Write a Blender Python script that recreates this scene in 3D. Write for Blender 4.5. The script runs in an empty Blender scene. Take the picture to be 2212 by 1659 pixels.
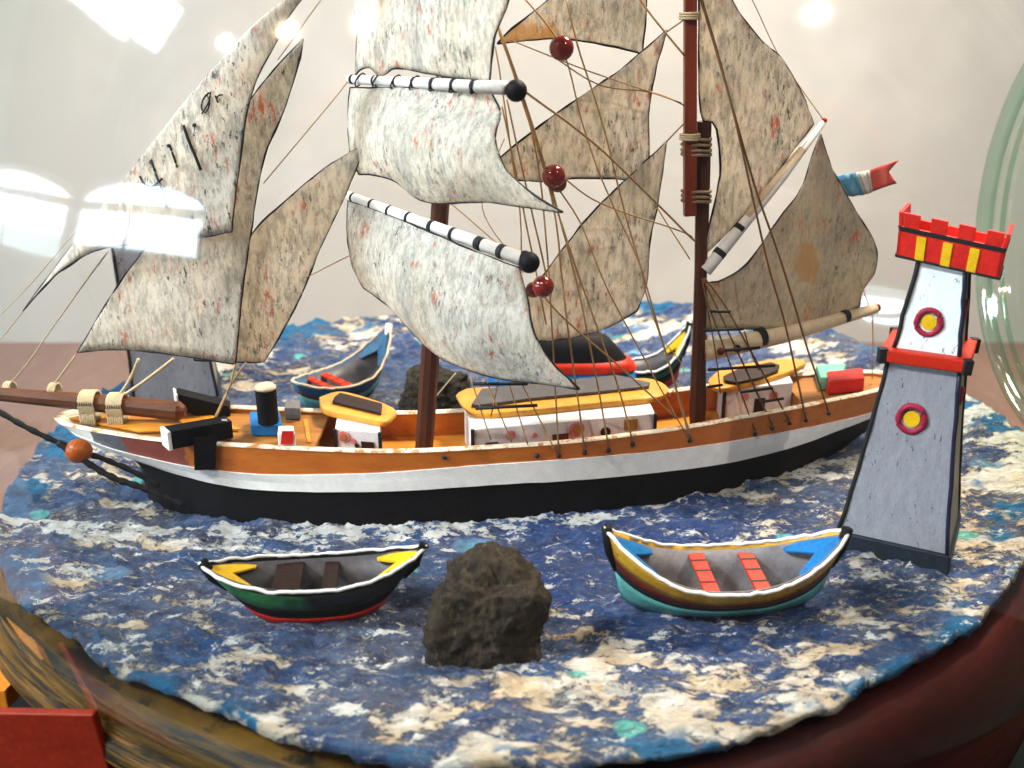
import bpy, bmesh, math, random
from mathutils import Vector, noise
random.seed(7)
R = math.radians
PI = math.pi
SC = bpy.context.scene
COL = SC.collection
# ------------------------------------------------------------------ camera, world, lamps
SC.unit_settings.system = 'METRIC'
SC.unit_settings.scale_length = 0.01          # one unit is a centimetre
CAM = Vector((0, -19.5, 8.635)); PITCH = R(20)
FX = 2171.0; CX = 1106.0; CY = 829.5          # focal length and centre, photograph measured 2212 wide
cd = bpy.data.cameras.new('camera'); cam = bpy.data.objects.new('camera', cd); COL.objects.link(cam)
cam.location = CAM; cam.rotation_euler = (R(90) - PITCH, 0, 0)
cd.sensor_width = 36; cd.lens = 36 * FX / 2212; cd.clip_start = .1; cd.clip_end = 1000
cd.dof.use_dof = True; cd.dof.focus_distance = 17.5; cd.dof.aperture_fstop = .27
SC.camera = cam
SC.view_settings.view_transform = 'Standard'; SC.view_settings.look = 'None'
SC.view_settings.exposure = 0.08; SC.view_settings.gamma = 1; SC.view_settings.use_curve_mapping = False
W = bpy.data.worlds.new('World'); SC.world = W; W.use_nodes = True
W.node_tree.nodes['Background'].inputs[0].default_value = (1.0, .95, .90, 1)
W.node_tree.nodes['Background'].inputs[1].default_value = .12
def area_lamp(name, loc, target, size, power, color):
    l = bpy.data.lights.new(name, 'AREA'); l.size = size; l.energy = power; l.color = color
    o = bpy.data.objects.new(name, l); COL.objects.link(o); o.location = loc
    o.rotation_euler = (Vector(target) - Vector(loc)).to_track_quat('-Z', 'Y').to_euler(); return o
area_lamp('skylight_lamp', (-56, -16, 50.8), (0, 0, 2), 9, 80000, (.80, .91, 1.0))
area_lamp('warm_ceiling_lamp', (14, 12, 32), (0, 0, 4), 8, 36000, (1.0, .85, .68))
for _loc, _e in (((-20.2, -37, 49.4), 34000), ((-32.2, -34.8, 49.4), 30000), ((-44.5, -32.6, 49.4), 16000), ((34, -30, 48), 42000)):  # right-hand light has no bulb, it is fill added to brighten the rear sails
    _l = bpy.data.lights.new('bulb_and_fill_light', 'POINT'); _l.energy = _e; _l.color = (1.0, .93, .84); _l.shadow_soft_size = .8 if _loc[0] < 0 else .3
    _o = bpy.data.objects.new('bulb_and_fill_light', _l); COL.objects.link(_o); _o.location = _loc
sp = bpy.data.lights.new('wall_fill_spot', 'SPOT'); sp.energy = 54000; sp.color = (1.0, .93, .84); sp.spot_size = R(75); sp.spot_blend = 1; sp.shadow_soft_size = 3  # unseen spot added to brighten the lower part of the back wall
so = bpy.data.objects.new('wall_fill_spot', sp); COL.objects.link(so); so.location = (8, 3, 38); so.rotation_euler = (Vector((5, 31, -3)) - Vector((8, 3, 38))).to_track_quat('-Z', 'Y').to_euler()
SC.cycles.max_bounces = 8; SC.cycles.transparent_max_bounces = 24
SC.cycles.caustics_reflective = False; SC.cycles.caustics_refractive = False
SC.cycles.sample_clamp_indirect = 4.0
# ------------------------------------------------------------------ picture-point helpers (metric positions on chosen planes)
FW = Vector((0, math.cos(PITCH), -math.sin(PITCH))); UP = Vector((0, math.sin(PITCH), math.cos(PITCH))); RT = Vector((1, 0, 0))
def ray(u, v): return FW + RT * ((u - CX) / FX) - UP * ((v - CY) / FX)
def uz(u, v, z):
    d = ray(u, v); return CAM + d * ((z - CAM.z) / d.z)
def lerp1(x, pts):
    if x <= pts[0][0]:
        (a, b), (c, d) = pts[0], pts[1]
    elif x >= pts[-1][0]:
        (a, b), (c, d) = pts[-2], pts[-1]
    else:
        for i in range(len(pts) - 1):
            if pts[i][0] <= x <= pts[i + 1][0]:
                (a, b), (c, d) = pts[i], pts[i + 1]; break
    return b + (d - b) * (x - a) / (c - a)
def smooth1(x, pts, r=.7):
    return sum(lerp1(x + r * k, pts) for k in (-1, -.5, 0, .5, 1)) / 5
CEN = [(-9, -1.5), (-8, -1.65), (-6.5, -1.92), (-5, -2.15), (-2, -2.26), (1, -1.88), (3.2, -1.24), (6, -.12), (8.2, .5)]
def yc(x): return smooth1(x, CEN)
def ys(u, v, off=0.0):                          # a point on the upright surface above the keel line, shifted by off
    d = ray(u, v); y = -1.8 + off
    for _ in range(12):
        P = CAM + d * ((y - CAM.y) / d.y); y = yc(max(-11, min(9, P.x))) + off
    return CAM + d * ((y - CAM.y) / d.y)
def yy(u, v, y):
    d = ray(u, v); return CAM + d * ((y - CAM.y) / d.y)
# ------------------------------------------------------------------ materials
def new_mat(name):
    m = bpy.data.materials.new(name); m.use_nodes = True
    nt = m.node_tree; return m, nt, nt.nodes['Principled BSDF']
def N(nt, t, **kw):
    n = nt.nodes.new(t)
    for k, v in kw.items(): setattr(n, k, v)
    return n
def rgba(c): return (c[0], c[1], c[2], 1)
def coords(nt, scale=(1, 1, 1), rot=(0, 0, 0)):
    tc = N(nt, 'ShaderNodeTexCoord'); mp = N(nt, 'ShaderNodeMapping')
    mp.inputs['Scale'].default_value = scale; mp.inputs['Rotation'].default_value = rot
    nt.links.new(tc.outputs['Object'], mp.inputs['Vector']); return mp.outputs['Vector']
def noise_fac(nt, vec, scale, detail=4, rough=.6, lo=.4, hi=.6, dist=0.0):
    n = N(nt, 'ShaderNodeTexNoise'); n.inputs['Scale'].default_value = scale; n.inputs['Detail'].default_value = detail
    n.inputs['Roughness'].default_value = rough; n.inputs['Distortion'].default_value = dist
    nt.links.new(vec, n.inputs['Vector'])
    mr = N(nt, 'ShaderNodeMapRange'); mr.inputs['From Min'].default_value = lo; mr.inputs['From Max'].default_value = hi
    nt.links.new(n.outputs['Fac'], mr.inputs['Value']); return mr.outputs['Result']
def mix(nt, fac, a, b):
    m = N(nt, 'ShaderNodeMix', data_type='RGBA')
    for sock, val in ((m.inputs[0], fac), (m.inputs[6], a), (m.inputs[7], b)):
        if isinstance(val, (int, float)): sock.default_value = val
        elif isinstance(val, tuple): sock.default_value = rgba(val)
        else: nt.links.new(val, sock)
    return m.outputs[2]
def mul(nt, a, b, op='MULTIPLY'):
    m = N(nt, 'ShaderNodeMath', operation=op)
    for i, x in enumerate((a, b)):
        if isinstance(x, (int, float)): m.inputs[i].default_value = x
        else: nt.links.new(x, m.inputs[i])
    return m.outputs[0]
def bump(nt, b, h, strength, dist):
    n = N(nt, 'ShaderNodeBump'); n.inputs['Strength'].default_value = strength; n.inputs['Distance'].default_value = dist
    nt.links.new(h, n.inputs['Height']); nt.links.new(n.outputs['Normal'], b.inputs['Normal'])
MC = {}
def paint(name, c, c2=None, rough=.5, scale=6, stretch=(1, 1, 1), wear=None, wear_amt=(.62, .66), bmp=.25, bd=.02, rot=(0, 0, 0), spec=.2):
    if name in MC: return MC[name]
    m, nt, b = new_mat(name)
    v = coords(nt, stretch, rot)
    c2 = c2 or tuple(x * .6 for x in c)
    col = mix(nt, noise_fac(nt, v, scale, 6, .65, .3, .7), c, c2)
    col = mix(nt, mul(nt, noise_fac(nt, v, scale * 5, 3, .7, .5, .75), .35), col, tuple(min(1, x * 1.5 + .01) for x in c))
    if wear: col = mix(nt, noise_fac(nt, v, scale * 1.7, 8, .75, *wear_amt), col, wear)
    nt.links.new(col, b.inputs['Base Color'])
    b.inputs['Roughness'].default_value = rough; b.inputs['Specular IOR Level'].default_value = spec
    bump(nt, b, noise_fac(nt, v, scale * 4, 5, .7, 0, 1), bmp, bd)
    MC[name] = m; return m
def wood(name, c, c2, axis='X', rough=.45, s=1.0):
    st = {'X': (.5, 7, 7), 'Z': (7, 7, .5), 'Y': (7, .5, 7)}[axis]
    return paint(name, c, c2, rough=rough, scale=2.2 * s, stretch=st, wear=tuple(x * .35 for x in c2), wear_amt=(.62, .75), bmp=.5)
def sail_mat(name, tint, specks=1.0, stain=None, streak=(9, 9, 3)):
    m, nt, b = new_mat(name)
    v = coords(nt); vs = coords(nt, streak, (0, .35, 0))
    col = mix(nt, noise_fac(nt, v, .9, 5, .6, .35, .65), tint, (tint[0] * .80, tint[1] * .77, tint[2] * .70))
    col = mix(nt, mul(nt, noise_fac(nt, vs, 1.1, 6, .75, .45, .60), .62), col, (.33, .31, .27))
    col = mix(nt, mul(nt, noise_fac(nt, vs, 2.6, 5, .8, .50, .62), .40), col, (min(1, tint[0] * 1.25), min(1, tint[1] * 1.25), min(1, tint[2] * 1.22)))
    area = noise_fac(nt, v, 1.3, 3, .5, .42, .6)
    dark = mul(nt, noise_fac(nt, vs, 1.7, 5, .75, .565, .605), area)
    col = mix(nt, mul(nt, dark, 1.0 * specks), col, (.075, .085, .09))
    area2 = noise_fac(nt, coords(nt, (1, 1, 1), (.6, .3, 1)), 1.7, 3, .5, .50, .6)
    red = mul(nt, noise_fac(nt, vs, .95, 5, .7, .57, .63), area2)
    col = mix(nt, mul(nt, red, .75), col, (.62, .12, .04))
    gr = mul(nt, noise_fac(nt, coords(nt, streak, (.5, .9, .2)), .8, 4, .7, .62, .66), noise_fac(nt, v, 1.1, 2, .5, .5, .6))
    col = mix(nt, mul(nt, gr, .5), col, (.05, .28, .24))
    if stain:
        (px, py, pz), rad, sc = stain
        g = N(nt, 'ShaderNodeNewGeometry'); d = N(nt, 'ShaderNodeVectorMath', operation='DISTANCE')
        d.inputs[1].default_value = (px, py, pz); nt.links.new(g.outputs['Position'], d.inputs[0])
        nn = N(nt, 'ShaderNodeTexNoise'); nn.inputs['Scale'].default_value = 2.5; nt.links.new(v, nn.inputs['Vector'])
        ad = mul(nt, d.outputs['Value'], mul(nt, nn.outputs['Fac'], rad * 2.6), 'ADD')
        mr = N(nt, 'ShaderNodeMapRange'); mr.inputs['From Min'].default_value = rad * 2.35; mr.inputs['From Max'].default_value = rad * 1.9
        nt.links.new(ad, mr.inputs['Value']); col = mix(nt, mul(nt, mr.outputs['Result'], .75), col, sc)
    nt.links.new(col, b.inputs['Base Color']); b.inputs['Roughness'].default_value = .55
    b.inputs['Specular IOR Level'].default_value = .35
    bump(nt, b, noise_fac(nt, vs, 3, 5, .8, 0, 1), .35, .02)
    tr = N(nt, 'ShaderNodeBsdfTranslucent'); nt.links.new(col, tr.inputs['Color'])
    ms = N(nt, 'ShaderNodeMixShader'); ms.inputs[0].default_value = .48
    nt.links.new(b.outputs[0], ms.inputs[1]); nt.links.new(tr.outputs[0], ms.inputs[2])
    nt.links.new(ms.outputs[0], nt.nodes['Material Output'].inputs['Surface'])
    return m
def emit(name, c, s):
    m, nt, b = new_mat(name); b.inputs['Base Color'].default_value = (0, 0, 0, 1)
    b.inputs['Emission Color'].default_value = rgba(c); b.inputs['Emission Strength'].default_value = s; return m
M_orange = paint('orange_varnished_wood', (.50, .15, .014), (.38, .085, .008), rough=.35, scale=1.6, stretch=(.6, 3, 3), wear=(.16, .035, .01), wear_amt=(.6, .72))
M_deckwood = paint('ochre_deck_wood', (.60, .25, .03), (.45, .15, .015), rough=.45, scale=1.6, stretch=(.5, 6, 6), wear=(.20, .05, .01), wear_amt=(.62, .75))
M_forewood = paint('brown_deck_wood', (.33, .15, .03), (.22, .08, .018), rough=.5, scale=1.6, stretch=(.5, 6, 6), wear=(.10, .03, .01), wear_amt=(.6, .75))
M_white = paint('white_gloss_paint', (.84, .83, .80), (.70, .70, .69), rough=.4, scale=4, wear=(.35, .30, .24), wear_amt=(.68, .76))
M_capwhite = paint('chipped_white_paint', (.78, .70, .58), (.62, .50, .36), rough=.5, scale=3, wear=(.42, .18, .05), wear_amt=(.52, .58))
M_black = paint('black_paint', (.004, .004, .006), (.002, .002, .003), rough=.6, scale=5, bmp=.15, spec=.12)
M_ink = paint('dark_ink', (.016, .017, .020), (.008, .008, .010), rough=.6, scale=8)
M_mastred = wood('red_brown_mast_wood', (.20, .035, .014), (.11, .020, .010), 'Z', .4)
M_mastdark = wood('dark_brown_mast_wood', (.085, .026, .012), (.035, .012, .007), 'Z', .45)
M_spritwood = wood('brown_bowsprit_wood', (.13, .045, .018), (.06, .022, .010), 'X', .45)
M_tdark = paint('dark_brown_thread', (.17, .085, .035), (.11, .05, .02), rough=.7, scale=10)
M_thread = paint('tan_thread', (.42, .26, .11), (.30, .17, .07), rough=.7, scale=10)
M_threadlt = paint('cream_thread', (.62, .50, .32), (.45, .36, .22), rough=.75, scale=9, stretch=(1, 1, 6), bmp=.8)
M_roof = paint('ochre_roof_paint', (.62, .30, .045), (.48, .21, .03), rough=.35, scale=3)
M_brown = paint('dark_brown_paint', (.022, .008, .006), (.012, .005, .004), rough=.45, scale=7, wear=(.09, .04, .03), wear_amt=(.6, .7))
M_wall = paint('white_cabin_paint', (.70, .69, .70), (.52, .51, .53), rough=.5, scale=5, wear=(.25, .12, .10), wear_amt=(.67, .72))
M_redp = paint('red_paint', (.62, .022, .012), (.42, .012, .010), rough=.4, scale=5)
M_redor = paint('orange_red_paint', (.52, .022, .004), (.38, .014, .004), rough=.45, scale=5)
M_mint = paint('mint_green_paint', (.16, .48, .36), (.10, .34, .27), rough=.5, scale=4)
M_blue = paint('bright_blue_paint', (.006, .15, .40), (.004, .08, .25), rough=.45, scale=5, wear=(.10, .30, .50), wear_amt=(.64, .7))
M_dblue = paint('dull_blue_paint', (.02, .11, .22), (.012, .05, .11), rough=.5, scale=4)
M_grey = paint('grey_paint', (.17, .165, .17), (.11, .11, .115), rough=.5, scale=4)
M_slate = paint('dark_slate_paint', (.08, .075, .08), (.045, .045, .05), rough=.4, scale=4)
M_bead = paint('dark_red_bead_varnish', (.20, .018, .012), (.12, .010, .008), rough=.12, scale=2, bmp=.05, spec=.5)
M_beador = paint('orange_bead_varnish', (.42, .10, .015), (.30, .06, .01), rough=.3, scale=2, bmp=.1)
M_whitespar = paint('white_spar_paint', (.80, .79, .76), (.66, .64, .60), rough=.4, scale=4)
M_creamspar = paint('cream_spar_paint', (.60, .50, .36), (.45, .34, .22), rough=.45, scale=2.5, wear=(.40, .22, .10), wear_amt=(.6, .7))
M_yellow = paint('yellow_paint', (.75, .48, .010), (.58, .32, .008), rough=.4, scale=4)
M_green = paint('dark_green_paint', (.012, .10, .028), (.008, .06, .02), rough=.35, scale=4)
M_turq = paint('turquoise_paint', (.13, .42, .40), (.08, .32, .32), rough=.45, scale=4, wear=(.03, .10, .10), wear_amt=(.66, .7))
M_boatin = paint('grey_boat_inside', (.18, .175, .19), (.115, .11, .12), rough=.55, scale=4)
M_rust = paint('brown_red_paint', (.14, .022, .010), (.07, .012, .008), rough=.4, scale=5)
M_goldb = paint('ochre_stripe_paint', (.60, .36, .02), (.30, .14, .02), rough=.35, scale=1.6, wear=(.05, .03, .01), wear_amt=(.64, .68))
M_lash = paint('mast_lashing_thread', (.30, .22, .14), (.16, .10, .06), rough=.75, scale=9, bmp=.8)
def half_green():
    m, nt, b = new_mat('green_fading_to_black'); v = coords(nt)
    sx = N(nt, 'ShaderNodeSeparateXYZ'); nt.links.new(v, sx.inputs[0])
    mr = N(nt, 'ShaderNodeMapRange'); mr.inputs['From Min'].default_value = -.25; mr.inputs['From Max'].default_value = .35
    nt.links.new(mul(nt, sx.outputs[0], mul(nt, noise_fac(nt, v, 2.5, 5, .7, .3, .7), .5), 'ADD'), mr.inputs['Value'])
    col = mix(nt, noise_fac(nt, v, 4, 4, .6), (.018, .19, .05), (.010, .11, .03)); col = mix(nt, mr.outputs['Result'], col, (.004, .006, .005))
    nt.links.new(col, b.inputs['Base Color']); b.inputs['Roughness'].default_value = .4; return m
M_hgreen = half_green()
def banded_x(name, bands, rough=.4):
    """zones of paint and painted shade along the ship: bands = [(x from which the colour starts, colour a, colour b)]"""
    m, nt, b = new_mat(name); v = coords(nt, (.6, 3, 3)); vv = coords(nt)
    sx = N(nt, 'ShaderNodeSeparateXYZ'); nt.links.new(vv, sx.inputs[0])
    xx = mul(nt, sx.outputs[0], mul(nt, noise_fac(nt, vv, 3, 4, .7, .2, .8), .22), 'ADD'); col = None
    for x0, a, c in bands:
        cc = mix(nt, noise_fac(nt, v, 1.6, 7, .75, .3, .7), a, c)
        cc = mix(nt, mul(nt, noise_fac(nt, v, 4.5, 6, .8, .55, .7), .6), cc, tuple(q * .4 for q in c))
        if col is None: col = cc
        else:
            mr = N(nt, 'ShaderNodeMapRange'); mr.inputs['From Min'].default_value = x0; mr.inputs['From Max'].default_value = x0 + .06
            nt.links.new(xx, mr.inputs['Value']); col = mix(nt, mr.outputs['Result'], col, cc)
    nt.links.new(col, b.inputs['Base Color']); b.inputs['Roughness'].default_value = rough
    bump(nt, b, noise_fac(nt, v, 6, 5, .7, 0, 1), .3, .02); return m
M_bulwark = banded_x('bulwark_paint_and_shade', [(-99, (.82, .80, .72), (.70, .66, .55)), (-7.75, (.12, .13, .15), (.05, .055, .07)), (-7.0, (.22, .055, .035), (.15, .03, .02)), (-5.75, (.50, .15, .014), (.38, .085, .008))])  # slate zone is the bow's shadow put into the colour, the rest is paint
# ------------------------------------------------------------------ mesh helpers
def tag(o, label=None, cat=None, group=None, kind=None):
    if label: o['label'] = label
    if cat: o['category'] = cat
    if group: o['group'] = group
    if kind: o['kind'] = kind
    return o
def empty(name, loc, label, cat, group=None):
    o = bpy.data.objects.new(name, None); o.empty_display_size = .2; COL.objects.link(o); o.location = loc
    return tag(o, label, cat, group)
def wloc(o):
    p = Vector(o.location)
    while o.parent: o = o.parent; p = p + Vector(o.location)
    return p
def mk(name, verts, faces, mat, parent=None, smooth=False, origin=None, label=None):
    """one mesh object; verts in world coordinates"""
    o0 = Vector(origin) if origin is not None else (wloc(parent) if parent else Vector((0, 0, 0)))
    me = bpy.data.meshes.new(name)
    me.from_pydata([tuple(Vector(v) - o0) for v in verts], [], faces); me.update()
    bm = bmesh.new(); bm.from_mesh(me); bmesh.ops.recalc_face_normals(bm, faces=bm.faces); bm.to_mesh(me); bm.free()
    if smooth:
        for p in me.polygons: p.use_smooth = True
    o = bpy.data.objects.new(name, me); COL.objects.link(o)
    if parent: o.parent = parent; o.location = o0 - wloc(parent)
    else: o.location = o0
    for m in (mat if isinstance(mat, list) else [mat]): me.materials.append(m)
    if label: o['label'] = label
    return o
class MB:
    def __init__(s): s.v = []; s.f = []
    def add(s, v, f):
        k = len(s.v); s.v += [Vector(x) for x in v]; s.f += [tuple(i + k for i in q) for q in f]; return s
    def tube(s, pts, rad, seg=8, caps=True):
        pts = [Vector(p) for p in pts]; n = len(pts)
        rad = rad if isinstance(rad, (list, tuple)) else [rad] * n
        vs = []; fs = []
        for i, p in enumerate(pts):
            t = (pts[min(i + 1, n - 1)] - pts[max(i - 1, 0)]).normalized()
            a = t.cross(Vector((0, 0, 1))) if abs(t.z) < .9 else t.cross(Vector((0, 1, 0)))
            a.normalize(); b = t.cross(a).normalized()
            for k in range(seg):
                an = 2 * PI * k / seg + PI / seg; vs.append(p + (a * math.cos(an) + b * math.sin(an)) * rad[i])
        for i in range(n - 1):
            for k in range(seg):
                fs.append((i * seg + k, i * seg + (k + 1) % seg, (i + 1) * seg + (k + 1) % seg, (i + 1) * seg + k))
        if caps: fs += [tuple(range(seg)), tuple((n - 1) * seg + k for k in range(seg))]
        return s.add(vs, fs)
    def ball(s, c, r, sx=1, sy=1, sz=1, seg=20, rings=12):
        c = Vector(c); vs = [c + Vector((0, 0, r * sz))]; fs = []
        for i in range(1, rings):
            th = PI * i / rings
            for k in range(seg):
                an = 2 * PI * k / seg
                vs.append(c + Vector((r * sx * math.sin(th) * math.cos(an), r * sy * math.sin(th) * math.sin(an), r * sz * math.cos(th))))
        vs.append(c - Vector((0, 0, r * sz)))
        for k in range(seg): fs.append((0, 1 + k, 1 + (k + 1) % seg))
        for i in range(rings - 2):
            for k in range(seg):
                a = 1 + i * seg; fs.append((a + k, a + seg + k, a + seg + (k + 1) % seg, a + (k + 1) % seg))
        l = len(vs) - 1; a = 1 + (rings - 2) * seg
        for k in range(seg): fs.append((a + k, l, a + (k + 1) % seg))
        return s.add(vs, fs)
    def hexa(s, b4, t4):                        # box from four bottom and four top corners
        return s.add(list(b4) + list(t4), [(0, 1, 2, 3), (4, 5, 6, 7), (0, 1, 5, 4), (1, 2, 6, 5), (2, 3, 7, 6), (3, 0, 4, 7)])
    def box(s, c, sx, sy, sz, rz=0, top=1.0):
        c = Vector(c); ca, sa = math.cos(rz), math.sin(rz)
        def q(x, y, z): return c + Vector((x * ca - y * sa, x * sa + y * ca, z))
        b = [q(a * sx / 2, e * sy / 2, 0) for a, e in ((-1, -1), (1, -1), (1, 1), (-1, 1))]
        t = [q(a * sx / 2 * top, e * sy / 2 * top, sz) for a, e in ((-1, -1), (1, -1), (1, 1), (-1, 1))]
        return s.hexa(b, t)
    def prism(s, poly, z0, z1):                 # plan polygon extruded upward
        n = len(poly); v = [Vector((p[0], p[1], z0)) for p in poly] + [Vector((p[0], p[1], z1)) for p in poly]
        return s.add(v, [tuple(range(n)), tuple(range(n, 2 * n))] + [(i, (i + 1) % n, n + (i + 1) % n, n + i) for i in range(n)])
    def build(s, name, mat, parent=None, smooth=False, origin=None, label=None, bevel=0):
        o = mk(name, s.v, s.f, mat, parent, smooth, origin, label)
        if bevel:
            m = o.modifiers.new('bevel', 'BEVEL'); m.width = bevel; m.segments = 2; m.limit_method = 'ANGLE'; m.angle_limit = R(40)
            w = o.modifiers.new('wn', 'WEIGHTED_NORMAL')
        return o
def crom(pts, n):
    """smooth resample of a 2-D/3-D polyline to n points by length"""
    pts = [Vector(p) if len(p) == 3 else Vector((p[0], p[1], 0)) for p in pts]
    if (pts[-1] - pts[0]).length < 1e-6 and len(pts) == 2: return [pts[0]] * n
    dense = []
    for i in range(len(pts) - 1):
        p0 = pts[max(i - 1, 0)]; p1 = pts[i]; p2 = pts[i + 1]; p3 = pts[min(i + 2, len(pts) - 1)]
        for k in range(12):
            t = k / 12
            dense.append(.5 * (2 * p1 + (p2 - p0) * t + (2 * p0 - 5 * p1 + 4 * p2 - p3) * t * t + (3 * p1 - p0 - 3 * p2 + p3) * t ** 3))
    dense.append(pts[-1]); L = [0]
    for i in range(1, len(dense)): L.append(L[-1] + (dense[i] - dense[i - 1]).length)
    out = []; j = 0
    for k in range(n):
        t = L[-1] * k / (n - 1)
        while j < len(L) - 2 and L[j + 1] < t: j += 1
        f = (t - L[j]) / max(1e-9, L[j + 1] - L[j]); out.append(dense[j].lerp(dense[j + 1], min(1, f)))
    return out
def wobble(pts, amp, fr=2.0, seed=0):
    return [Vector(p) + noise.noise_vector(Vector(p) * fr + Vector((seed, 0, 0))) * amp for p in pts]
# ================================================================== THE SETTING
m_wall = paint('cream_plaster', (.365, .35, .325), (.355, .34, .315), rough=.9, scale=.02, bmp=.02)
mk('back_wall', [(-90, 31, -8), (90, 31, -8), (90, 31, 70), (-90, 31, 70), (-90, 32, -8), (90, 32, -8), (90, 32, 70), (-90, 32, 70)],
   [(0, 1, 2, 3), (4, 5, 6, 7), (0, 1, 5, 4), (3, 2, 6, 7), (0, 3, 7, 4), (1, 2, 6, 5)], m_wall)['kind'] = 'structure'
m_table = paint('pinkish_brown_table', (.20, .115, .085), (.155, .085, .062), rough=.35, scale=.5, stretch=(1, .3, 1))
tb = MB(); tb.box((2, 11, -8.2), 78, 39.9, .8); tb.v = [v + Vector((0, -.02, 0)) for v in tb.v]
tag(tb.build('table', m_table), 'pinkish brown polished table top under the bottle and its stand', 'table')

def sea_radius(a):
    d = math.degrees(a) % 360
    P = [(0, 11.0), (12, 10.9), (40, 10.7), (70, 10.2), (90, 10.08), (130, 10.2), (165, 10.2), (185, 10.05), (215, 9.72), (226, 9.42), (245, 9.30), (260, 9.56), (280, 9.56), (303, 9.32), (326, 9.65), (345, 10.1), (360, 11.0)]
    return lerp1(d, P) + .05 * noise.noise(Vector((d * .25, 3, 0)))
def sea_z(x, y):
    r = math.hypot(x, y); a = math.degrees(math.atan2(y, x))
    z = 0.0
    k = max(0, min(1, (r - 6) / 4.2))
    back = math.exp(-((a - 50) / 45) ** 2) + .55 * math.exp(-((a - 140) / 28) ** 2)
    z += .75 * k * k * back
    p = Vector((x * .9, y * 1.5, 0))
    z += .10 * noise.fractal(p * 1.3, 1.0, 2.0, 4) + .05 * abs(noise.noise(p * 4))
    z += .035 * noise.noise(Vector((x * 5, y * 9, 1))) + .055 * noise.noise(Vector((x * 2.4, y * 4.2, 4))) * (1.2 if r > 5 else .7)
    q2 = Vector((x * 1.5 + .6 * noise.noise(p), y * 3.4, 11)); rg = 1 - abs(2 * noise.noise(q2)); z += .085 * max(0, rg) ** 3 * (.5 + noise.noise(p * .8 + Vector((5, 0, 0))))
    q3 = Vector((x * 3.6, y * 8, 21)); z += .04 * max(0, 1 - abs(2.4 * noise.noise(q3))) ** 2
    z += .05 * noise.noise(Vector((x * 2.2, y * 4.4, 7)))
    z += .30 * math.exp(-(((x + .1) / 1.3) ** 2 + ((y + 8.0) / .45) ** 2)) * (.6 + .6 * noise.noise(Vector((x * 3, y * 3, 5))))
    return z
def build_sea():
    NA, NR = 520, 210; vs = [Vector((0, 0, sea_z(0, 0)))]; fs = []
    for j in range(1, NR + 1):
        q = j / NR
        for i in range(NA):
            a = 2 * PI * i / NA; r = sea_radius(a) * q; x, y = r * math.cos(a), r * math.sin(a)
            z = sea_z(x, y)
            if j == NR: z -= .10
            vs.append(Vector((x, y, z)))
    for i in range(NA): fs.append((0, 1 + i, 1 + (i + 1) % NA))
    for j in range(NR - 1):
        for i in range(NA):
            a = 1 + j * NA; fs.append((a + i, a + NA + i, a + NA + (i + 1) % NA, a + (i + 1) % NA))
    base = 1 + (NR - 1) * NA; prev = base
    for dz, sh in ((-.12, .995), (-.28, .975), (-.5, .90), (-.6, .3)):
        st = len(vs)
        for i in range(NA):
            a = 2 * PI * i / NA; r = sea_radius(a) * sh; w = .05 * noise.noise(Vector((math.cos(a) * 5, math.sin(a) * 5, dz * 3)))
            vs.append(Vector((r * math.cos(a), r * math.sin(a), (sea_z(sea_radius(a) * math.cos(a), sea_radius(a) * math.sin(a)) if dz > -.4 else 0) + dz + w)))
        for i in range(NA): fs.append((prev + i, st + i, st + (i + 1) % NA, prev + (i + 1) % NA))
        prev = st
    m, nt, b = new_mat('painted_putty_sea')
    v = coords(nt, (.70, 1.45, 1)); v2 = coords(nt, (1, 1, 1))
    deep = mix(nt, noise_fac(nt, v, .55, 5, .6, .40, .58), (.016, .075, .21), (.090, .105, .155))
    deep = mix(nt, noise_fac(nt, v2, .35, 3, .5, .44, .58), deep, (.014, .050, .16))
    deep = mix(nt, noise_fac(nt, v, 2.2, 8, .8, .46, .66, .3), deep, (.012, .018, .065))
    deep = mix(nt, mul(nt, noise_fac(nt, v, 1.4, 9, .85, .47, .66, .3), .7), deep, (.13, .19, .32))
    deep = mix(nt, mul(nt, noise_fac(nt, v, 7, 5, .85, .54, .64), .6), deep, (.36, .33, .31))
    # cream dabs, more of them towards the rim
    ln = N(nt, 'ShaderNodeVectorMath', operation='LENGTH'); nt.links.new(v2, ln.inputs[0])
    rim = N(nt, 'ShaderNodeMapRange'); rim.inputs['From Min'].default_value = 4.5; rim.inputs['From Max'].default_value = 9.8
    rim.inputs['To Min'].default_value = -.005; rim.inputs['To Max'].default_value = .080
    nt.links.new(ln.outputs['Value'], rim.inputs['Value'])
    nz = N(nt, 'ShaderNodeTexNoise'); nz.inputs['Scale'].default_value = 1.15; nz.inputs['Detail'].default_value = 10; nz.inputs['Roughness'].default_value = .74; nz.inputs['Distortion'].default_value = .25
    nt.links.new(v, nz.inputs['Vector'])
    g = N(nt, 'ShaderNodeVectorMath', operation='DISTANCE'); g.inputs[1].default_value = (.4, -8.6, 0); nt.links.new(v2, g.inputs[0])
    gm = N(nt, 'ShaderNodeMapRange'); gm.inputs['From Min'].default_value = 3.0; gm.inputs['From Max'].default_value = .5; gm.inputs['To Min'].default_value = 0; gm.inputs['To Max'].default_value = .07
    nt.links.new(g.outputs['Value'], gm.inputs['Value'])
    lf = N(nt, 'ShaderNodeTexNoise'); lf.inputs['Scale'].default_value = .30; lf.inputs['Detail'].default_value = 2; nt.links.new(v2, lf.inputs['Vector'])
    lo_ = mul(nt, mul(nt, lf.outputs['Fac'], .5, 'SUBTRACT'), .42)
    s = mul(nt, mul(nt, nz.outputs['Fac'], rim.outputs['Result'], 'ADD'), gm.outputs['Result'], 'ADD'); s = mul(nt, s, lo_, 'ADD')
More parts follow.
